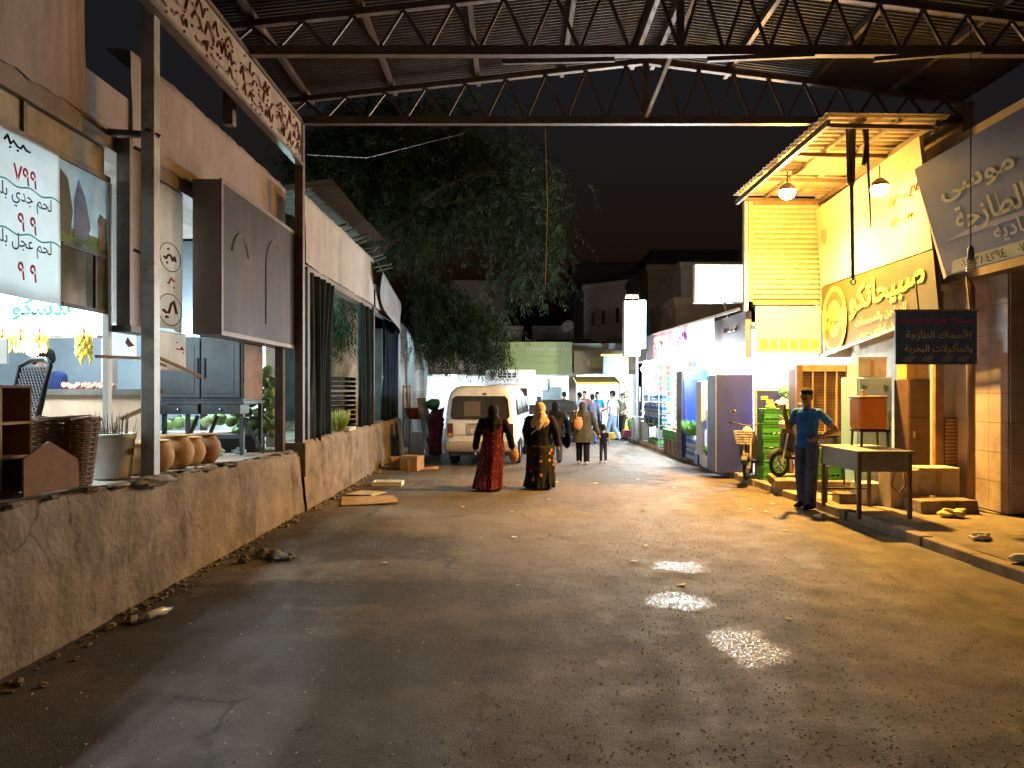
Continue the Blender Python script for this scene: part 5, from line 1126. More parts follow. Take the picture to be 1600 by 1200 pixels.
for i in range(8):
    t = thing('wooden_crate', 'dark slatted crate, %s in the stack behind the low wall' % ['lowest front', 'second front', 'third front', 'topmost front', 'lowest rear', 'second rear', 'third rear', 'topmost rear'][i], 'crate', (-3.75, 15.6 + (.75 if i > 3 else 0), .83+.31*(i % 4)), 0, 'dark crates in the stall')
    for z in (.03,.13,.23):
        for (a, b_, c_, d) in ((-.3,.3,-.32,-.30), (-.3,.3,.30,.32), (-.3,-.28,-.3,.3), (.28,.3,-.3,.3)): MB().box(a,b_,c_,d,z-.03,z+.04).build('slat', dcr, t)
    MB().box(-.28,.28,-.3,.3,0,.015).build('bottom', dcr, t)
herb('greens_heap', 'heap of yellow green leaves on the low wall beside the curtain', (-3.2, 13.95, 1.02), .22, .5, .36, mat('yellow_green', (.30,.34,.08), .7, var=.3, scale=18, bump=0), 420, 'greens')
box_thing('foam_tray', 'pale fluted tray holding the greens heap', 'tray', (-3.08, 14.1, 1.0), .22, .55, .07, white_dirty)
# white sheeting, frame, basket, bundle beside wall end
wsx = thing('plastic_sheeting', 'white plastic sheeting hung beyond the end of the low wall', 'sheet')
def wsf(u, v):
    return (-3.35 + .95*u + .03*math.sin(v*9), 21.3 + .06*math.sin(u*14+v*3), .15 + (3.5-.9*u+.2*math.sin(u*5))*v)
MB().grid(wsf, 24, 20).build('sheet', translucent(mat('plastic_white', (.66,.70,.72), .5, var=.08, bump=.1), .4), wsx, smooth=True, solid=.004)
yf = thing('timber_rack', 'thin yellow timber frame at the end of the low wall', 'frame')
for x in (-3.0,-2.82): MB().bar((x,20.85,0), (x,20.85,1.9), .05).build('upright', wood_pale, yf)
for z in (1.0,1.85): MB().bar((-3.02,20.85,z), (-2.8,20.85,z), .04).build('rail', wood_pale, yf)
MB().bar((-2.86,20.8,1.2), (-2.95,20.8,2.7), .035).build('pole', wood, yf)
ob = thing('orange_basin', 'rusty orange basin hung on the timber frame', 'basin', (-2.62, 20.75, .95)); MB().lathe([(0,0),(.2,.02),(.3,.14),(.33,.3),(.35,.31),(.31,.29),(.27,.13),(0,.04)], 22, cap=False).build('bowl', mat('rust_orange', (.33,.08,.03), .7, var=.25), ob, smooth=True)
MB().tube([(.34*math.cos(a*.3), .34*math.sin(a*.3), .31) for a in range(22)], .015, 5).build('rim', mat('rust_rim', (.25,.08,.04), .7), ob)
MB().bar((-.3,.1,.3), (-.3,.1,.75), .015).build('hook', steel_dark, ob)
cg = thing('wire_cage', 'pale wire cage above the orange basin', 'cage', (-2.85, 21.0, 1.3)); m = MB()
for i in range(7): m.bar((0,0,i*.07), (.5,0,i*.07), .008); m.bar((i*.083,0,0), (i*.083,0,.42), .008)
m.build('wires', white_dirty, cg); MB().bar((0,0,.42), (.5,0,.42), .02).build('top_rail', white_dirty, cg)
bw = thing('block_stack', 'small stack of white blocks under the plastic sheeting', 'blocks', (-2.7, 21.1, 0))
for r_ in range(4):
    for k in range(2): MB().box(-.2+k*.23+(.06 if r_ % 2 else 0), .02+k*.23+(.06 if r_ % 2 else 0), 0, .2, r_*.15, r_*.15+.143).build('block', white_dirty, bw, bevel=.006)
bp_ = thing('red_bundle', 'dark red cloth bundle leaning left of the van', 'bundle', (-2.05, 20.3, 0)); MB().lathe([(0,0),(.16,.02),(.17,.3),(.13,.5),(.19,.8),(.2,1.0),(.12,1.2),(0,1.25)], 18, cap=False).ell((.05,-.05,.85), (.22,.16,.38), 14, 10, wob=.9).ell((-.05,-.06,.35), (.2,.14,.3), 14, 10, wob=.9, seed=4).build('cloth', mat('red_cloth', (.13,.018,.03), .8, var=.35, scale=6, bump=.3), bp_, smooth=True)
MB().ell((-.05,0,1.38), (.2,.18,.14), 14, 8, wob=.5).build('green_top', mat('green_cloth', (.03,.12,.06), .8, var=.3), bp_, smooth=True); MB().lathe([(.1,0),(.12,.14)], 12, (0,-.02,.0)).build('blue_band', blue_paint, bp_)
for i, (x, lean) in enumerate(((-2.4,.12), (-2.3,.2))): tag(MB().bar((x+lean*1.4, 20.2+.1*i, 0), (x-.1, 20.35, 1.55), .14, .03).build('leaning_board', steel_grey), ['grey board leaning left of the red bundle', 'second grey board leaning against the first'][i], 'board')
# cartons and litter at the wall foot
def flatcard(label, loc, sx, sy, rz, m=card, tilt=0):
    t = thing('cardboard_sheet', label, 'cardboard', loc, rz); MB().hexa([(-sx/2,-sy/2,0),(sx/2,-sy/2*.9,0),(sx/2*.95,sy/2,tilt),(-sx/2,sy/2,tilt*.6)], [(-sx/2,-sy/2,.012),(sx/2,-sy/2*.9,.02),(sx/2*.95,sy/2,tilt+.014),(-sx/2,sy/2,tilt*.6+.014)]).build('sheet', m, t)
    MB().hexa([(sx*.1,-sy/2,.015),(sx*.5,-sy*.45,.022),(sx*.5,-sy*.2,.06),(sx*.1,-sy*.25,.03)], [(sx*.1,-sy/2,.02),(sx*.5,-sy*.45,.027),(sx*.5,-sy*.2,.068),(sx*.1,-sy*.25,.036)]).build('flap', m, t)
flatcard('flattened cardboard lying at the foot of the low wall', (-2.25, 11.9, .012), .85, .9, .2); flatcard('small flattened carton beside the foam tray', (-2.45, 12.7, .012), .5, .5, -.4, cardw); flatcard('cardboard strip lying behind the walking women', (-2.0, 16.7, .012), .7, .4, .3)
ft = thing('foam_tray', 'white foam tray lying by the low wall', 'tray', (-2.28, 13.9, .0)); MB().box(-.25,.25,-.15,.15,.005,.025).build('base', white_p, ft)
for (a, b_, c_, d) in ((-.25,.25,-.17,-.15),(-.25,.25,.15,.17),(-.27,-.25,-.17,.17),(.25,.27,-.17,.17)): MB().box(a,b_,c_,d,.005,.085).build('rim', white_p, ft)
for i, (x, yy, s_, rz) in enumerate(((-2.55, 16.9, .34, .3), (-2.2, 16.6, .42, -.35), (-2.5, 17.5, .3, .8))): box_thing('carton', ['small brown carton against the low wall end', 'open brown carton nearest the van', 'brown carton behind the open one'][i], 'box', (x, yy, 0), s_, s_*.8, s_*.75, card, rz, True)
pb_ = mat('clear_plastic', (.55,.55,.55), .15, var=.2, bump=0)
bt = thing('plastic_bottle', 'crushed clear plastic bottle at the foot of the retaining wall', 'bottle', (-2.72, 5.8, .04), R(70)); MB().tube([(-.13,0,0),(-.11,0,0),(-.02,.01,.005),(.06,0,0),(.10,0,0),(.13,0,0)], [.02,.036,.028,.036,.016,.014], 10).build('body', pb_, bt, smooth=True); MB().tube([(.13,0,0),(.15,0,0)], .016, 8).build('cap', blue_paint, bt)
rubble = mat('rubble', (.20,.16,.12), .9, var=.3)
for i in range(7): tag(MB().ell((-2.72+.07*i, 7.55+.5*random.random(), .03), (.09*random.uniform(.4,1),.06,.045), 8, 6, wob=.7, seed=i+20).build('rubble_piece', rubble), 'lump of rubble beside the retaining wall, %s from the wall' % ORD[i], 'rubble', 'rubble by the wall')
scr = mat('paper_scrap', (.55,.5,.42), .8, var=.15, bump=0)
for i in range(34):
    x, yy = (random.uniform(-1.8, 4.2), random.uniform(5.2, 15)) if i > 7 else ((0.05,6.75),(-.0,10.85),(.28,9.9),(4.0,11.6),(3.4,9.4),(.75,13),(3.7,12.2),(2.9,13.5))[i]
    s_ = random.uniform(.02,.05); a = random.uniform(0,3.1)
    p = [(s_*random.uniform(.7,1.4)*math.cos(a+k*1.57), s_*random.uniform(.5,1)*math.sin(a+k*1.57), .006+random.uniform(0,.014)) for k in range(4)]
    o = MB().poly(p, (0,0,.002)).build('paper_scrap', scr); o.location = (x, yy, 0); tag(o, 'small pale paper scrap lying on the road', 'litter', 'paper scraps on the road')
for i, (x, yy, z, m_, s_) in enumerate(((5.7,9.75,.17,mat('bag_yellow',(.6,.5,.16),.4,var=.2),.10), (5.15,8.3,.14,white_dirty,.07), (4.95,7.1,.15,white_dirty,.12), (4.25,10.35,.02,white_p,.06))):
    tag(MB().ell((x,yy,z), (s_*1.4,s_,s_*.55), 24, 16, wob=.9, seed=i*5+2).build('plastic_bag', m_, smooth=True), ['crumpled yellow plastic bag against the step block', 'torn white plastic bag on the near pavement', 'white plastic bag over the kerb edge at the right', 'scrap of white plastic in the shadow of the man'][i], 'bag')
grv = MB()
for i in range(6500):
    yy = 3.3 + 9*random.random()**1.6; x = random.gauss(1.6, 1.5) if random.random() < .75 else random.uniform(-2.8, 4.4)
    if not -2.9 < x < 4.45: continue
    r = random.uniform(.003, .0125); a = random.uniform(0,6.28)
    grv.add([(x+r*math.cos(a),yy+r*math.sin(a),0),(x+r*math.cos(a+2.1),yy+r*math.sin(a+2.1),0),(x+r*math.cos(a+4.2),yy+r*math.sin(a+4.2),0),(x,yy,r*.5)], [(0,1,3),(1,2,3),(2,0,3)])
g_ = grv.build('gravel', mat('gravel_grit', (.42,.34,.25), .7, var=.6, scale=30, bump=0)); g_['kind'] = 'stuff'; g_['label'] = 'fine pale grit scattered over the road'
# ================================================================== TREE
tr_ = thing('pepper_tree', 'huge dark drooping tree behind the curtained stall', 'tree', (0,0,0))
bark = mat('bark', (.30, .24, .165), .95, var=.4, scale=5, bump=.8, bscale=12, stain=(.09,.07,.05))
m = MB()
def trunkf(u, v):
    z = .8 + 4.2*v; a = 6.2832*u; r = (.62 - .30*min(1, v*1.3) + .35*math.exp(-v*7))*(1 + .22*noise.noise(Vector((math.cos(a)*1.4, math.sin(a)*1.4, z*.9))) + .1*noise.noise(Vector((math.cos(a)*5, math.sin(a)*5, z*3))))
    return (-4.35 + .5*v + r*math.cos(a), 18.2 + r*math.sin(a), z)
m.grid(trunkf, 40, 40).build('trunk', bark, tr_, smooth=True)
rnd = random.Random(11); lm2 = MB(); br = MB()
root = Vector((-3.9, 18.2, 4.6)); strands = []
ends = []
for i in range(56):
    a = rnd.uniform(0, 6.28); rad = rnd.uniform(.35, 1)**.7
    tgt = Vector((-2.3 + 3.3*rad*math.cos(a), 20.2 + 3.4*rad*math.sin(a), 5.4 + 4.3*math.sqrt(max(0, 1-rad*rad*.85))*rnd.uniform(.55, 1.05)))
    mid = root.lerp(tgt, .5) + Vector((0, 0, .8)); pts = [root, root.lerp(mid, .5) + Vector((0,0,.2)), mid, mid.lerp(tgt, .55) + Vector((0,0,.25)), tgt]
    br.tube(pts, [.16,.10,.065,.04,.015], 6, False); ends.append(pts)
br.build('branches', mat('shaded_bark', (.045,.035,.026), .95, var=.4, scale=5), tr_)  # branch bark darkened so the crown's shade is in its colour
def frond(p, d, L, n):
    """one hanging spray: a drooping stem with paired narrow leaflets"""
    v = d.copy(); q = p.copy()
    for k in range(n):
        v = (v + Vector((0, 0, -.16))).normalized(); q2 = q + v*(L/n); side = v.cross(Vector((rnd.uniform(-.5,.5), rnd.uniform(-.5,.5), 1))).normalized()
        for s_ in (-1, 1):
            ll = rnd.uniform(.10, .19); w = rnd.uniform(.014, .026); tip = q + (side*s_*.75 + v*.55 + Vector((0,0,-.4))).normalized()*ll; mid = (q + tip)/2 + v*w
            lm2.add([q, mid, tip, mid - v*2*w], [(0,1,2,3)])
        q = q2
for pts in ends:
    for k in range(125):
        t_ = rnd.uniform(.25, 1.0)*4; i = min(3, int(t_)); p = pts[i].lerp(pts[i+1], t_-i) + Vector((rnd.gauss(0,.5), rnd.gauss(0,.5), rnd.gauss(0,.4)))
        d = Vector((rnd.uniform(-1,1), rnd.uniform(-1,1), rnd.uniform(-.3,.5))).normalized(); frond(p, d, rnd.uniform(.6,1.3), rnd.randint(8,13))
# long hanging curtain of foliage down to the van and sprays over the stall
for i in range(900):
    k = rnd.random(); x = -2.75 + 2.5*k + rnd.gauss(0,.15); z = 4.9 - 1.15*k + rnd.uniform(-1.9,.5)*(1-.45*k)
    frond(Vector((x, 21.6 + rnd.uniform(-.9,.9), max(2.6, z))), Vector((rnd.uniform(-.5,.5), rnd.uniform(-.5,.5), -.2)).normalized(), rnd.uniform(.5,1.0), 11)
for i in range(300): frond(Vector((rnd.uniform(-.6,1.3), 20.5+rnd.uniform(-1.2,1.2), rnd.uniform(4.6,6.8))), Vector((rnd.uniform(-.5,.8), rnd.uniform(-.5,.5), -.1)).normalized(), rnd.uniform(.6,1.2), 11)
for i in range(120): frond(Vector((rnd.uniform(-4.4,-3.5), rnd.uniform(14.6,18.5), rnd.uniform(3.1,3.7))), Vector((rnd.uniform(-.4,.4), rnd.uniform(-.4,.4), -.5)).normalized(), rnd.uniform(.5,.9), 10)
lf = mat('tree_leaf', (.014, .025, .009), .8, var=.6, scale=1.3, bump=0); lm2.build('crown', lf, tr_)
for i, (a, b_) in enumerate(((W(852,200,14), W(852,445,14)),)): tag(MB().tube([a, a.lerp(b_,.5)+Vector((.04,0,0)), b_], .006, 5).build('hanging_rope', wood), 'thin pale rope hanging in front of the tree', 'rope')
tag(MB().tube([(-3.0,11.05,5.2),(-2.4,12.5,5.6),(-1.0,16,7.2)], .007, 5).build('guy_wire', black_pl), 'thin wire running from the fascia end up into the tree', 'wire')

db_ = MB()
for i in range(480):
    yy = random.uniform(3.4, 20.4); x = (-3.03 if yy < 10.9 else -2.95) + abs(random.gauss(0, .09)); r = random.uniform(.006, .028)*(1 if random.random() < .9 else 1.8)
    db_.ell((x, yy, r*.3), (r, r*1.2, r*.6), 6, 4, wob=.7, seed=i)
d_ = db_.build('wall_debris', rubble); d_['kind'] = 'stuff'; d_['label'] = 'crumbs of rubble and dirt along the foot of the left walls'
# ================================================================== VEHICLES
def loftbody(name, secs, m, parent, n=28):
    """secs: (y, halfwidth, z0, z1, tumble, power) superellipse-like sections along y"""
    b = MB(); vs = []
    for (y, hw, z0, z1, tum, pw) in secs:
        zc, hz = (z0+z1)/2, (z1-z0)/2
        for j in range(n):
            a = 2*math.pi*(j+.5)/n; ca, sa = math.cos(a), math.sin(a)
            x = hw*math.copysign(abs(ca)**(2/pw), ca); z = hz*math.copysign(abs(sa)**(2/pw), sa)
            k = (z/hz+1)/2; x *= 1 - tum*max(0, k-.45)/.55; vs.append((x, y, zc+z))
    k = len(secs); fs = [(i*n+j, i*n+(j+1) % n, (i+1)*n+(j+1) % n, (i+1)*n+j) for i in range(k-1) for j in range(n)] + [tuple(range(n)), tuple(range((k-1)*n, k*n))[::-1]]
    return b.add(vs, fs).build(name, m, parent, smooth=True)
def carwheel(parent, x, y, r=.32, w=.2):
    s_ = 1 if x > 0 else -1; o = MB()
    n = 28; vs = []; prof = [(-w/2, r*.62), (-w/2, r*.93), (-w/2+.03, r), (w/2-.03, r), (w/2, r*.93), (w/2, r*.62)]
    for i in range(n):
        a = 2*math.pi*i/n; vs += [(x+p, y+q*math.cos(a), r+q*math.sin(a)) for p, q in prof]
    fs = [(i*6+j, i*6+j+1, ((i+1) % n)*6+j+1, ((i+1) % n)*6+j) for i in range(n) for j in range(5)]
    t = o.add(vs, fs).build('wheel', rubber, parent); rm = MB()
    rm.tube([(x+s_*(w/2-.05), y, r), (x+s_*(w/2-.02), y, r)], r*.64, 20).build('rim', steel_grey, t); return t
vw = mat('van_paint', (.80, .79, .77), .4, var=.08, scale=2, bump=.02, coat=.2, stain=(.50,.45,.37)); cg_ = glass('car_glass', (.035,.032,.03), .12); tl = mat('tail_lens', (.09,.012,.01), .25, bump=0); bump_m = mat('bumper_grey', (.24,.22,.19), .6, var=.15)
van = thing('parked_van', 'dusty white minivan parked with its rear to the camera', 'van', (-.73, 17.35, 0), R(-6))
loftbody('body', ((0.0,.76,.50,1.70,.13,7), (.02,.80,.47,1.76,.14,7), (.08,.84,.44,1.82,.15,6.5), (.35,.85,.42,1.86,.15,7), (2.6,.85,.40,1.86,.15,7), (3.3,.85,.40,1.80,.17,6), (3.9,.84,.40,1.35,.15,5), (4.5,.80,.42,1.05,.06,4), (4.65,.70,.46,.95,.05,4)), vw, van)
bmp = loftbody('rear_bumper', ((-.09,.76,.36,.54,0,4), (-.06,.84,.33,.58,0,5), (.12,.855,.33,.58,0,6)), bump_m, van)
XR = (1,0,0)
rwn = MB().poly([Vector((x, -.002, z)) for x, z in ((-.64,1.10),(.64,1.10),(.675,1.16),(.63,1.55),(.57,1.61),(-.57,1.61),(-.63,1.55),(-.675,1.16))], (0,-.03,0)).build('rear_window', cg_, van, bevel=.008)
MB().tube([Vector((x, -.03, z)) for x, z in ((-.64,1.10),(.64,1.10),(.675,1.16),(.63,1.55),(.57,1.61),(-.57,1.61),(-.63,1.55),(-.675,1.16),(-.64,1.10))], .011, 5).build('window_seal', rubber, rwn)
for sx in (-1, 1):
    t_ = plate('tail_light', tl, van, (sx*.70,.0,.83), XR, UP, .13, .32, .03, .02); plate('lens_band', mat('amber', (.4,.2,.03), .3, bump=0), t_, (sx*.70,-.032,.73), XR, UP, .10, .08, .006, .01)
plate('plate_recess', mat('plate_shadow', (.3,.27,.22), .5), van, (.0,-.012,.86), XR, UP, .62, .22, .012, .03); plate('number_plate', white_dirty, van, (-.02,-.026,.82), XR, UP, .40, .11, .006, .01); marks(van, (-.02,-.033,.82), XR, UP, .3, .05, blk, 3, 50, .004, 'worn_plate_marks')
MB().box(-.62,.62,-.012,-.004,.72,.728).build('lid_seam', rubber, van); MB().box(-.30,.30,-.03,-.006,.965,.99).build('lid_trim', chrome, van); MB().ell((.10,.0,1.665), (.06,.02,.03), 12, 6).build('maker_badge', chrome, van)
for (a, b_) in ((.35,1.45), (1.55,2.55), (2.65,3.2)):
    for sx in (-1, 1): MB().poly([(sx*(.862-.13*(zz-1.1)/.72*.9), yy, zz) for yy, zz in ((a,1.18),(b_,1.18),(b_-.04,1.60),(a+.05,1.60))], (sx*.012,0,0)).build('side_window', cg_, van)
for sx in (-1,1):
    for yy in (.95, 3.55): carwheel(van, sx*.76, yy, .32, .19)
    MB().box(sx*.88-.03, sx*.88+.03, 1.5, 1.52, .6, 1.65).build('door_seam', rubber, van) if False else None
    mr_ = MB().box(sx*.95-.09, sx*.95+.09, 3.22, 3.32, 1.10, 1.36).build('mirror', black_pl, van, bevel=.02)
    MB().box(sx*.872-.004, sx*.872+.004, 1.5, 1.512, .55, 1.15).build('door_seam', rubber, van); MB().box(sx*.875-.01, sx*.875+.01, 1.6, 1.75, 1.02, 1.06).build('door_handle', black_pl, van)
MB().tube([(-.1,.05,.28),(-.1,-.06,.28)], .03, 8).build('exhaust', steel_dark, van); MB().box(-.72,.72,.1,4.2,.24,.45).build('underbody', steel_dark, van)
plate('carton_in_window', mat('window_card', (.12,.09,.06), .3), van, (-.18,-.034,1.33), XR, UP, .38, .34, .003, .02)
# refrigerated truck beyond
tk2 = thing('box_truck', 'white refrigerated box truck facing the camera behind the van', 'truck', (-.1, 24.6, 0), R(-2))
MB().box(-.85,.85,1.2,4.8,.62,2.46).build('cargo_box', white_p, tk2, bevel=.03); ru_ = MB().box(-.55,.32,.98,1.2,2.12,2.42).build('cooling_unit', white_p, tk2, bevel=.03)
for r_ in range(2):
    for k in range(4): MB().box(-.40+k*.16,-.28+k*.16,.965,.979,2.18+r_*.09,2.25+r_*.09).build('vent', black_pl, ru_)
loftbody('cab', ((0,.70,.45,1.2,.02,5), (.04,.78,.42,1.3,.05,6), (.5,.80,.40,1.92,.12,6), (1.15,.80,.40,1.98,.1,6)), white_p, tk2)
MB().poly([(-.62,.12,1.32),(.62,.12,1.32),(.58,.40,1.82),(-.58,.40,1.82)], (0,-.03,0)).build('windscreen', cg_, tk2)
for sx in (-1,1): plate('headlight', white_dirty, tk2, (sx*.58,-.0,.78), XR, UP, .22, .16, .03, .03); MB().box(sx*.98-.07,sx*.98+.07,.35,.42,1.2,1.55).build('mirror', black_pl, tk2); carwheel(tk2, sx*.7, .7, .34, .2); carwheel(tk2, sx*.7, 3.9, .34, .2)
MB().box(-.78,.78,-.06,.02,.42,.62).build('bumper', bump_m, tk2, bevel=.02); MB().box(-.6,.6,1.2,4.7,.4,.62).build('chassis', steel_dark, tk2)
# dark car
car = thing('dark_car', 'black car with lit rear beyond the walking women', 'car', (1.62, 25.2, 0), R(4)); cp_ = mat('black_car', (.015,.015,.018), .25, coat=.6, var=.1, bump=0)
loftbody('body', ((0,.72,.45,.92,.05,5), (.05,.82,.35,1.0,.05,6), (.6,.86,.3,1.02,.04,6), (3.4,.86,.3,.95,.04,6), (4.2,.78,.35,.8,.05,5)), cp_, car); loftbody('cabin', ((.25,.66,.9,1.0,.1,5), (.7,.74,.9,1.40,.2,5), (2.1,.74,.9,1.46,.2,5), (2.9,.70,.9,1.0,.15,5)), cg_, car)
for sx in (-1,1): plate('tail_light', emis('tail_glow', (1,.06,.03), 1.5), car, (sx*.62,-.0,.82), XR, UP, .2, .10, .03, .02); carwheel(car, sx*.76, .8, .31, .18); carwheel(car, sx*.76, 3.3, .31, .18)
plate('number_plate', white_p, car, (0,-.01,.68), XR, UP, .42, .11, .01, .01); MB().box(-.8,.8,-.07,.05,.34,.5).build('bumper', cp_, car, bevel=.02)
# ================================================================== PEOPLE
def remesh(b, vox, smooth_it=4):
    me = bpy.data.meshes.new('tmp'); me.from_pydata([tuple(v) for v in b.v], [], b.f); bm = bmesh.new(); bm.from_mesh(me); bmesh.ops.recalc_face_normals(bm, faces=bm.faces); bm.to_mesh(me); bm.free()
    o = bpy.data.objects.new('tmp', me); C.objects.link(o); q = o.modifiers.new('r', 'REMESH'); q.mode = 'VOXEL'; q.voxel_size = vox
    q2 = o.modifiers.new('s', 'SMOOTH'); q2.factor = .5; q2.iterations = smooth_it
    dg = bpy.context.evaluated_depsgraph_get(); out = bpy.data.meshes.new_from_object(o.evaluated_get(dg)); bpy.data.objects.remove(o); return out
class Body:
    def __init__(s): s.m = MB(); s.p = []; s.mats = []
    def mi(s, m):
        if m not in s.mats: s.mats.append(m)
        return s.mats.index(m)
    def cap(s, a, b, ra, rb, m):
        a = Vector(a); b = Vector(b); d = (b-a)
        L = max(d.length, 1e-5); n_ = d/L
        pts = [a - n_*ra*.92, a - n_*ra*.5, a, b, b + n_*rb*.5, b + n_*rb*.92]; s.m.tube(pts, [ra*.38, ra*.87, ra, rb, rb*.87, rb*.38], 12)
        s.p.append(('c', np.array(a), np.array(b), ra, rb, s.mi(m)))
    def chain(s, pts, rs, m):
        for i in range(len(pts)-1): s.cap(pts[i], pts[i+1], rs[i], rs[i+1], m)
    def ell(s, c, r, m, rot=None):
        s.m.ell(c, r, 16, 12, rot=rot); s.p.append(('e', np.array(c), np.array(r, dtype=float), None, None, s.mi(m)))
    def loft(s, rings, m, folds=0, amp=0., n=40, seed=0):
        """rings: (z, cx, cy, rx, ry)"""
        vs = []
        for (z, cx, cy, rx, ry) in rings:
            k = (rings[-1][0]-z)/max(1e-6, rings[-1][0]-rings[0][0])
            for j in range(n):
                a = 2*math.pi*j/n; w = 1 + amp*k*(math.sin(folds*a+seed+1.5*noise.noise(Vector((math.cos(a)*1.3, math.sin(a)*1.3, z*1.5+seed)))) + .6*math.sin((folds*2+1)*a+seed*2+z*4) + 1.2*noise.noise(Vector((math.cos(a)*2, math.sin(a)*2, z*1.2+seed)))); vs.append((cx+rx*w*math.cos(a), cy+ry*w*math.sin(a), z))
        K = len(rings); fs = [(i*n+j, i*n+(j+1) % n, (i+1)*n+(j+1) % n, (i+1)*n+j) for i in range(K-1) for j in range(n)] + [tuple(range(n)), tuple(range((K-1)*n, K*n))[::-1]]
        s.m.add(vs, fs); s.p.append(('l', np.array(rings), None, None, None, s.mi(m)))
    def hand(s, wrist, d, side, m, k=1., curl=.5):
        """palm, four unequal bent fingers and a thumb from the palm's side; side = direction of the thumb"""
        w = Vector(wrist); d = Vector(d).normalized(); sd = (Vector(side) - d*Vector(side).dot(d)).normalized(); nr = d.cross(sd)
        s.cap(w, w + d*.075*k, .022*k, .026*k, m); s.cap(w + sd*.012*k + d*.03*k, w + d*.08*k + sd*.024*k, .02*k, .014*k, m); s.cap(w - sd*.012*k + d*.03*k, w + d*.078*k - sd*.026*k, .02*k, .013*k, m)
        for i, L in enumerate((.068, .078, .072, .055)):
            b = w + d*.085*k + sd*(.030 - .020*i)*k; m1 = b + (d*math.cos(curl*.6) + nr*math.sin(curl*.6))*L*.5*k; e = m1 + (d*math.cos(curl*1.6) + nr*math.sin(curl*1.6))*L*.5*k
            s.cap(b, m1, .0095*k, .009*k, m); s.cap(m1, e, .009*k, .0075*k, m)
        tb_ = w + d*.035*k + sd*.028*k; t1 = tb_ + (sd*.8 + d*.6).normalized()*.035*k; s.cap(tb_, t1, .013*k, .0105*k, m); s.cap(t1, t1 + (sd*.3 + d*.9 + nr*.3).normalized()*.03*k, .0105*k, .008*k, m)
    def foot(s, ankle, d, m, k=1.):
        a = Vector(ankle); d = Vector(d).normalized(); z0 = a.z - .075*k
        s.chain([Vector((a.x,a.y,z0+.045*k)) - d*.05*k, Vector((a.x,a.y,z0+.04*k)) + d*.08*k, Vector((a.x,a.y,z0+.032*k)) + d*.155*k], [.042*k,.042*k,.03*k], m); s.cap(a, Vector((a.x,a.y,z0+.05*k)), .04*k, .042*k, m)
    def finish(s, name, label, loc, rz, vox=.011, cat='person', group=None):
        me = remesh(s.m, vox); me.materials.clear()
        for m in s.mats: me.materials.append(m)
        n = len(me.polygons); c = np.empty(n*3); me.polygons.foreach_get('center', c); c = c.reshape(-1, 3); best = np.full(n, 1e9); idx = np.zeros(n, int)
        for k in s.p:
            if k[0] == 'c':
                a, b, ra, rb, mi = k[1:]; ab = b - a; t = np.clip(((c-a)@ab)/max(1e-9, ab@ab), 0, 1); dd = np.abs(np.linalg.norm(c - a - t[:,None]*ab, axis=1) - (ra + (rb-ra)*t))
            elif k[0] == 'e': r = k[2]; dd = np.abs(np.linalg.norm((c-k[1])/r, axis=1) - 1)*r.min(); mi = k[5]
            else:
                R_ = k[1]; z = np.clip(c[:,2], R_[0,0], R_[-1,0]); f = [np.interp(z, R_[:,0], R_[:,q]) for q in range(1,5)]; q = np.sqrt(((c[:,0]-f[0])/f[2])**2 + ((c[:,1]-f[1])/f[3])**2)
                dd = np.hypot(np.abs(q-1)*np.minimum(f[2],f[3]), np.maximum(0, np.abs(c[:,2]-z))); dd *= .8; mi = k[5]
            u = dd < best; best[u] = dd[u]; idx[u] = mi
        me.polygons.foreach_set('material_index', idx.astype(np.int32)); me.polygons.foreach_set('use_smooth', np.ones(n, bool)); me.update()
        t = thing(name, label, cat, loc, rz, group); o = bpy.data.objects.new('body', me); C.objects.link(o); o.parent = t; return t
black_cl = mat('black_cloth', (.006,.006,.0075), .85, var=.3, scale=8, bump=.7, bscale=14); olive_cl = mat('olive_cloth', (.05,.046,.034), .85, var=.3, scale=8, bump=.7, bscale=14); grey_cl = mat('charcoal_cloth', (.028,.028,.03), .85, var=.25, scale=8, bump=.7, bscale=14)
def floral(name, base, spot, scale, thr):
    m = mat(name, base, .85, var=.35, scale=9, bump=.7, bscale=13); n = m.node_tree.nodes; L = m.node_tree.links; b = n['Principled BSDF']
    v = n.new('ShaderNodeTexVoronoi'); v.inputs['Scale'].default_value = scale; tc = n.new('ShaderNodeTexCoord'); L.new(tc.outputs['Object'], v.inputs['Vector'])
    r = n.new('ShaderNodeMapRange'); r.inputs[1].default_value = thr; r.inputs[2].default_value = thr*.7; L.new(v.outputs['Distance'], r.inputs[0]); x = n.new('ShaderNodeMix'); x.data_type = 'RGBA'
    L.new(r.outputs[0], x.inputs[0]); L.new(b.inputs['Base Color'].links[0].from_socket, x.inputs[6]); x.inputs[7].default_value = (*spot, 1); L.new(x.outputs[2], b.inputs['Base Color']); return m
maroon = floral('maroon_floral', (.075,.010,.022), (.24,.10,.10), 17, .24); orange_pat = floral('orange_pattern', (.014,.013,.014), (.45,.17,.05), 9, .28)
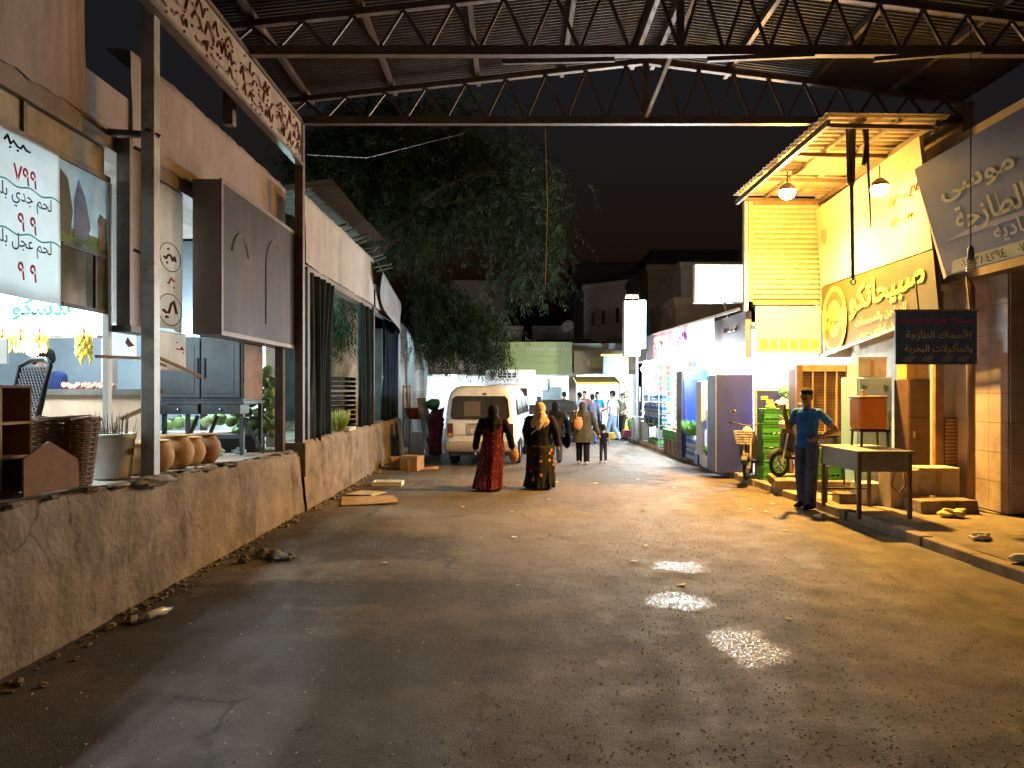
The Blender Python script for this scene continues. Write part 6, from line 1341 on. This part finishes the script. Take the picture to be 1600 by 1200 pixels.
def woman(label, loc, rz, H, robe, lower, scarf, sleeve, arms, hem=.03, split=None, wide=1., shoes=black_cl, swing=0.):
    b = Body(); w = wide
    if split is None:   # floor-length robe
        b.loft([(hem,swing,-.05,.25*w,.24),(.12*H,swing*.8,-.03,.235*w,.21),(.25*H,swing*.5,-.015,.215*w,.18),(.48*H,0,0,.205*w,.155),(.60*H,0,0,.175*w,.135),(.72*H,0,.0,.19*w,.13),(.80*H,0,0,.175*w,.10)], robe, 7, .12, seed=loc[0]*3)
    else:
        b.loft([(split,0,-.01,.235*w,.17),(.5*H,0,0,.215*w,.155),(.60*H,0,0,.18*w,.135),(.72*H,0,0,.19*w,.13),(.80*H,0,0,.175*w,.10)], robe, 6, .03, seed=loc[0])
        if lower is not None:
            for sx, yy in ((-1,.10),(1,-.09)): b.chain([(sx*.085,0,.5*H),(sx*.085,yy*.45+.02,.28*H),(sx*.085,yy,.06*H)], [.10,.082,.07], lower)
    for sx, yy in ((-1,.10),(1,-.09)): b.foot((sx*.085,yy,.08), (0,1,0), shoes, .95)
    b.cap((-.15*w,0,.795*H), (.15*w,0,.795*H), .065, .065, robe)
    for sx, el, ha in arms:
        sh_ = Vector((sx*.185*w, 0, .79*H)); el = Vector(el); ha = Vector(ha); b.chain([sh_, el, ha], [.075,.068,.058], sleeve); dv = (ha-el).normalized(); b.hand(ha + dv*.01, dv, (-sx*.3,.9,.0), skin_l, .9)
    # head under the scarf
    b.cap((0,-.01,.78*H), (0,0,.88*H), .10, .088, scarf); b.ell((0,.0,.915*H), (.100,.118,.118), scarf); b.cap((.02,-.07,.86*H), (-.03,-.115,.70*H), .06, .045, scarf); b.ell((0,.088,.915*H), (.062,.042,.085), skin_l); b.ell((0,.130,.910*H), (.012,.014,.02), skin_l)
    b.loft([(.70*H,-.02,-.035,.14*w,.115),(.765*H,0,-.03,.175*w,.12),(.81*H,0,-.015,.145,.108),(.85*H,0,0,.108,.10)], scarf, 7, .09)
    return b.finish('person', label, loc, rz)
woman('woman in maroon floral robe and black scarf walking away', (-.33, 13.25, 0), R(4), 1.52, maroon, None, black_cl, black_cl, ((-1, (-.27,-.03,1.0), (-.31,.02,.76)), (1, (.28,-.04,1.0), (.33,.03,.76))), wide=1.02, swing=-.09)
woman('woman in black top, patterned skirt and peach headscarf walking away', (.50, 13.45, 0), R(-2), 1.56, black_cl, None, mat('peach_scarf', (.40,.29,.23), .85, var=.25, scale=9, bump=.7, bscale=16), black_cl, ((-1, (-.26,-.02,1.03), (-.22,.10,.82)), (1, (.27,-.03,1.03), (.31,.03,.80))), split=None, wide=1.05)
# patterned skirt drawn over the robe as its own garment
pw2 = [o for o in bpy.data.objects if o.get('label', '').startswith('woman in black top')][0]
m = MB(); rg = [(.05,.235,.215),(.2,.24,.21),(.4,.23,.19),(.62,.225,.175),(.78,.228,.172)]
m.grid(lambda u, v: (lambda k: ((np.interp(.05+.73*v, [r[0] for r in rg], [r[1] for r in rg])*1.09 + .02*math.sin(u*50+2*math.sin(u*19))*(1-.7*v))*math.cos(u*6.2832), (np.interp(.05+.73*v, [r[0] for r in rg], [r[2] for r in rg])*1.09+ .02*math.sin(u*50+2*math.sin(u*19))*(1-.7*v))*math.sin(u*6.2832), .05+.73*v))(0), 60, 12)
m.build('skirt', orange_pat, pw2, smooth=True, solid=.006)
MB().tube([(-.16,-.13,.98),(0,-.165,1.12),(.14,-.10,1.25)], .007, 5).build('bag_strap', white_dirty, pw2)
hb1 = thing('handbag', 'tan handbag carried by the woman in maroon', 'handbag', (.04, 13.3, .52)); MB().ell((0,0,.08), (.09,.05,.12), 14, 10, wob=.3).build('bag', mat('tan_leather', (.33,.19,.08), .6, var=.2), hb1, smooth=True); MB().tube([(-.05,0,.17),(-.03,0,.26),(.03,0,.26),(.05,0,.17)], .008, 6).build('handle', MATS['tan_leather'], hb1)
woman('person in charcoal jacket walking ahead of the peach scarf woman', (1.05, 18.2, 0), 0, 1.5, grey_cl, mat('jeans_dark', (.04,.05,.075), .85), black_cl, grey_cl, ((-1, (-.25,-.02,1.0), (-.28,.05,.78)), (1, (.26,0,1.0), (.3,.08,.78))), split=.62)
hb2 = thing('handbag', 'black handbag hanging beside the person in charcoal jacket', 'handbag', (1.33, 18.25, .38)); MB().ell((0,0,.17), (.11,.06,.19), 14, 10, wob=.2).build('bag', black_cl, hb2, smooth=True); MB().tube([(-.07,0,.3),(-.03,0,.45),(.03,0,.45),(.07,0,.3)], .01, 6).build('handle', black_cl, hb2)
woman('woman in olive coat and dark trousers holding the child by the hand', (1.68, 17.9, 0), R(-4), 1.5, olive_cl, black_cl, mat('dark_scarf', (.05,.045,.04), .85, var=.2), olive_cl, ((-1, (-.27,-.04,1.02), (-.26,.02,.80)), (1, (.27,0,.98), (.36,.04,.74))), split=.52, wide=1.1, shoes=white_dirty)
hb3 = thing('shoulder_bag', 'orange brown shoulder bag on the back of the olive coat', 'bag', (1.56, 17.70, .98)); MB().ell((0,0,0), (.11,.05,.15), 14, 10, wob=.25).build('bag', mat('orange_leather', (.40,.17,.05), .6, var=.2), hb3, smooth=True); MB().tube([(-.05,0,.13),(-.03,.04,.3),(.02,.12,.36)], .01, 6).build('strap', MATS['orange_leather'], hb3)
def man(label, loc, rz, H, shirt, trous, legs, arms, hd=0., head_hair=hairm, shoes=black_cl, vox=.009, skinm=skin, cap=None, slim=1., hands=True, longsl=False, seated=False, hk=1.):
    b = Body(); k = H/1.75; P_ = lambda p: Vector(p)*k
    for hip, knee, ank in legs:
        b.chain([P_(hip), P_(knee)], [.098*k*slim,.078*k], trous); b.chain([P_(knee), P_(ank)], [.078*k,.066*k], trous); b.foot(P_(ank), (0,1,0) if not seated else (0,1,0), shoes, k)
    zo = 0 if not seated else legs[0][0][2] - .93
    Z = lambda z: (z + zo)*k
    b.loft([(Z(.90),0,0,.16*k,.115*k),(Z(1.02),0,0,.165*k*slim,.125*k*slim),(Z(1.12),0,0,.158*k*slim,.12*k*slim),(Z(1.28),0,0,.178*k,.122*k),(Z(1.40),0,-.005*k,.175*k,.10*k),(Z(1.46),0,-.01*k,.10*k,.07*k)], shirt)
    b.cap((-.16*k,0,Z(1.405)), (.16*k,0,Z(1.405)), .062*k, .062*k, shirt)
    for sx, el, wr, sd in arms:
        sh_ = Vector((sx*.185*k,0,Z(1.40))); el = P_(el) + Vector((0,0,zo*k)); wr = P_(wr) + Vector((0,0,zo*k)); mid = sh_.lerp(el, .62)
        b.chain([sh_, mid], [.064*k,.056*k], shirt); b.chain([mid, el], [.048*k,.042*k], shirt if longsl else skinm); b.chain([el, wr], [.042*k,.03*k], shirt if longsl else skinm)
        if hands: b.hand(wr, (wr-el), sd, skinm, k*.95, .7)
    rot = Matrix.Rotation(hd, 3, 'Z'); kb_ = k; k = k*hk; hc = Vector((0,.02*k,(1.635+zo)*kb_+.10*(k-kb_))); h_ = lambda v: hc + rot @ (Vector(v)*k)
    b.cap((0,0,1.44*kb_ + zo*kb_), hc + Vector((0,-.015*k,-.06*k)), .058*k, .052*k, skinm); b.ell(h_((0,0,.015)), (.077*k,.094*k,.108*k), skinm); b.ell(h_((0,.028,-.062)), (.054*k,.06*k,.05*k), skinm)
    b.cap(h_((0,.09,.02)), h_((0,.108,-.018)), .010*k, .015*k, skinm); b.cap(h_((-.03,.082,.032)), h_((.03,.082,.032)), .012*k, .012*k, skinm)
    for sx in (-1,1): b.ell(h_((sx*.078,-.005,-.005)), (.012*k,.022*k,.03*k), skinm)
    b.cap(h_((-.022,.086,-.052)), h_((.022,.086,-.052)), .008*k, .008*k, mat('lips', (.2,.08,.06), .5))
    t = b.finish('person', label, loc, rz, vox)
    hh = MB(); hh.ell(h_((0,-.010,.052)), (.084*k,.103*k,.080*k), 18, 12, wob=.12, rot=rot); hh.ell(h_((0,-.045,.0)), (.080*k,.066*k,.085*k), 16, 10, rot=rot); hh.build('hair', head_hair, t, smooth=True)
    for sx in (-1,1): MB().ell(h_((sx*.030,.085,.012)), (.010*k,.006*k,.006*k), 8, 6).build('eye', mat('eye_dark', (.02,.015,.012), .2, bump=0), t)
    for sx in (-1,1): MB().tube([h_((sx*.014,.096,.030)), h_((sx*.034,.092,.036)), h_((sx*.052,.078,.030))], .0055*k, 5).build('eyebrow', hairm, t)
    MB().ell(h_((0,.088,-.036)), (.03*k,.012*k,.008*k), 10, 6, rot=rot).build('moustache', hairm, t)
    if cap: MB().lathe([(.088*k,.0),(.092*k,.04*k),(.07*k,.085*k),(0,.10*k)], 18, h_((0,-.01,.05)), cap=False).build('cap', cap, t, smooth=True)
    return t
bshirt = mat('blue_shirt', (.02,.10,.40), .8, var=.3, scale=8, bump=.8, bscale=12); jeans = mat('jeans', (.05,.075,.19), .85, var=.5, scale=6, bump=.8, bscale=14)
stand = (((-.09,0,.92),(-.10,.03,.50),(-.11,.0,.085)), ((.09,0,.92),(.10,.02,.50),(.12,-.02,.085)))
man('man in blue polo shirt and jeans standing with a hand on his hip', (4.36, 11.15, .0), R(124), 1.78, bshirt, jeans, (((-.09,0,.92),(-.10,.04,.50),(-.10,.05,.085)), ((.09,0,.92),(.10,.02,.50),(.12,-.05,.085))), ((-1, (-.40,-.10,1.16), (-.20,.06,1.04), (0,1,.3)), (1, (.27,.06,1.14), (.17,.29,1.40), (-1,0,.3))), hd=R(15), skinm=mat('skin_backlit', (.16,.09,.06), .6, var=.12, scale=12, bump=.05))  # skin darkened, shade of the backlit face put into its colour
cupt = thing('paper_cup', 'small pale cup in the raised hand of the man in blue', 'cup', (3.96, 11.08, 1.46)); MB().lathe([(0,0),(.025,0),(.034,.085),(.036,.088),(.031,.084),(.022,.01)], 16, cap=False).build('shell', white_p, cupt, smooth=True); MB().lathe([(0,.07),(.03,.072)], 12, cap=False).build('drink', wood, cupt)
# child
cb_ = man('small child in black shirt and trousers walking beside the olive coat', (2.20, 18.2, 0), 0, .88, black_cl, mat('navy_trousers', (.02,.02,.045), .85), (((-.09,0,.92),(-.10,.06,.5),(-.10,.12,.085)), ((.09,0,.92),(.10,.0,.5),(.1,-.12,.12))), ((-1, (-.30,.0,1.30), (-.42,.05,1.45), (0,1,0)), (1, (.26,-.02,1.12), (.28,.06,.92), (0,1,0))), shoes=white_p, vox=.007, hk=1.5)
# people further on
man('man in striped shirt standing by the far yellow awning', (2.35, 26.2, 0), R(40), 1.68, mat('check_shirt', (.2,.22,.26), .8, var=.4, scale=20), jeans, stand, ((-1, (-.27,.02,1.14), (-.22,.2,1.1), (0,0,1)), (1, (.27,0,1.14), (.28,.1,.92), (0,1,0))), vox=.014)
man('man in bright blue shirt standing among the far stalls', (3.05, 27.0, 0), R(170), 1.70, mat('bright_blue', (.03,.18,.6), .8), grey_cl, stand, ((-1, (-.28,.02,1.14), (-.2,.2,1.1), (0,0,1)), (1, (.27,0,1.14), (.25,.16,1.0), (0,1,0))), vox=.014)
man('man in white shirt walking past the far shops', (3.42, 25.6, 0), R(60), 1.74, mat('white_shirt', (.6,.62,.62), .8), mat('pale_jeans', (.25,.3,.38), .85), (((-.09,0,.92),(-.1,.12,.52),(-.1,.22,.10)), ((.09,0,.92),(.1,.0,.5),(.1,-.2,.14))), ((-1, (-.27,.1,1.14), (-.24,.3,1.06), (0,0,1)), (1, (.27,-.1,1.14), (.28,-.02,.9), (0,1,0))), vox=.014)
man('man in dark clothes standing in front of the far shop', (3.75, 27.9, 0), R(200), 1.7, grey_cl, grey_cl, stand, ((-1, (-.27,.02,1.14), (-.25,.12,.92), (0,1,0)), (1, (.27,0,1.14), (.28,.1,.92), (0,1,0))), vox=.014)
for i, (x, yy, rz, sh_, lab) in enumerate(((2.75, 28.6, 150, (.35,.1,.08), 'man in reddish shirt behind the man in striped shirt'), (2.0, 28.9, 20, (.5,.5,.48), 'man in pale shirt left of the far yellow awning'), (3.3, 29.4, 190, (.06,.06,.07), 'man in black shirt under the far yellow awning'), (3.95, 26.9, 120, (.3,.33,.2), 'man in olive shirt near the far reddish tub'), (2.62, 24.6, -10, (.1,.1,.14), 'man in dark blue shirt walking away past the black car'))):
    man(lab, (x, yy, 0), R(rz), random.uniform(1.62,1.74), mat('crowd_shirt%d' % i, sh_, .8, var=.3, scale=8, bump=.5, bscale=14), grey_cl if i % 2 else jeans, (((-.09,0,.92),(-.1,.08,.52),(-.1,.1,.09)), ((.09,0,.92),(.1,.03,.5),(.1,-.1,.10))), ((-1, (-.27,.02,1.14), (-.22,.2,1.02), (0,1,0)), (1, (.27,-.04,1.14), (.27,.08,.92), (0,1,0))), vox=.015)
# men in the near shop, seated behind the counter
sit = (((-.09,0,.50),(-.12,.40,.50),(-.12,.42,.085)), ((.09,0,.50),(.12,.40,.50),(.12,.42,.085)))
for i, (x, yy, rz, sh_, cp2, lab) in enumerate(((-6.40, 10.2, R(-60), mat('shop_blue', (.02,.12,.48), .8), mat('red_cap', (.28,.03,.05), .8), 'seated man in blue with a red cap behind the counter'), (-6.14, 10.0, R(60), mat('shop_navy', (.03,.05,.16), .8), None, 'seated dark haired man in navy behind the counter'))):
    man(lab, (x, yy, .99), rz, 1.72, sh_, grey_cl, sit, ((-1, (-.27,.05,1.14), (-.18,.28,1.05), (0,0,1)), (1, (.27,.05,1.14), (.18,.28,1.05), (0,0,1))), cap=cp2, vox=.013, seated=True, skinm=skin_l)
    so = thing('wooden_stool', 'plain stool under the seated man in %s' % ('blue' if i == 0 else 'navy'), 'stool', (x, yy, .91)); MB().box(-.17,.17,-.17,.17,.40,.44).build('seat', wood, so)
    for a in (-.14,.14):
        for b2 in (-.14,.14): MB().box(a-.018,a+.018,b2-.018,b2+.018,0,.40).build('leg', wood, so)
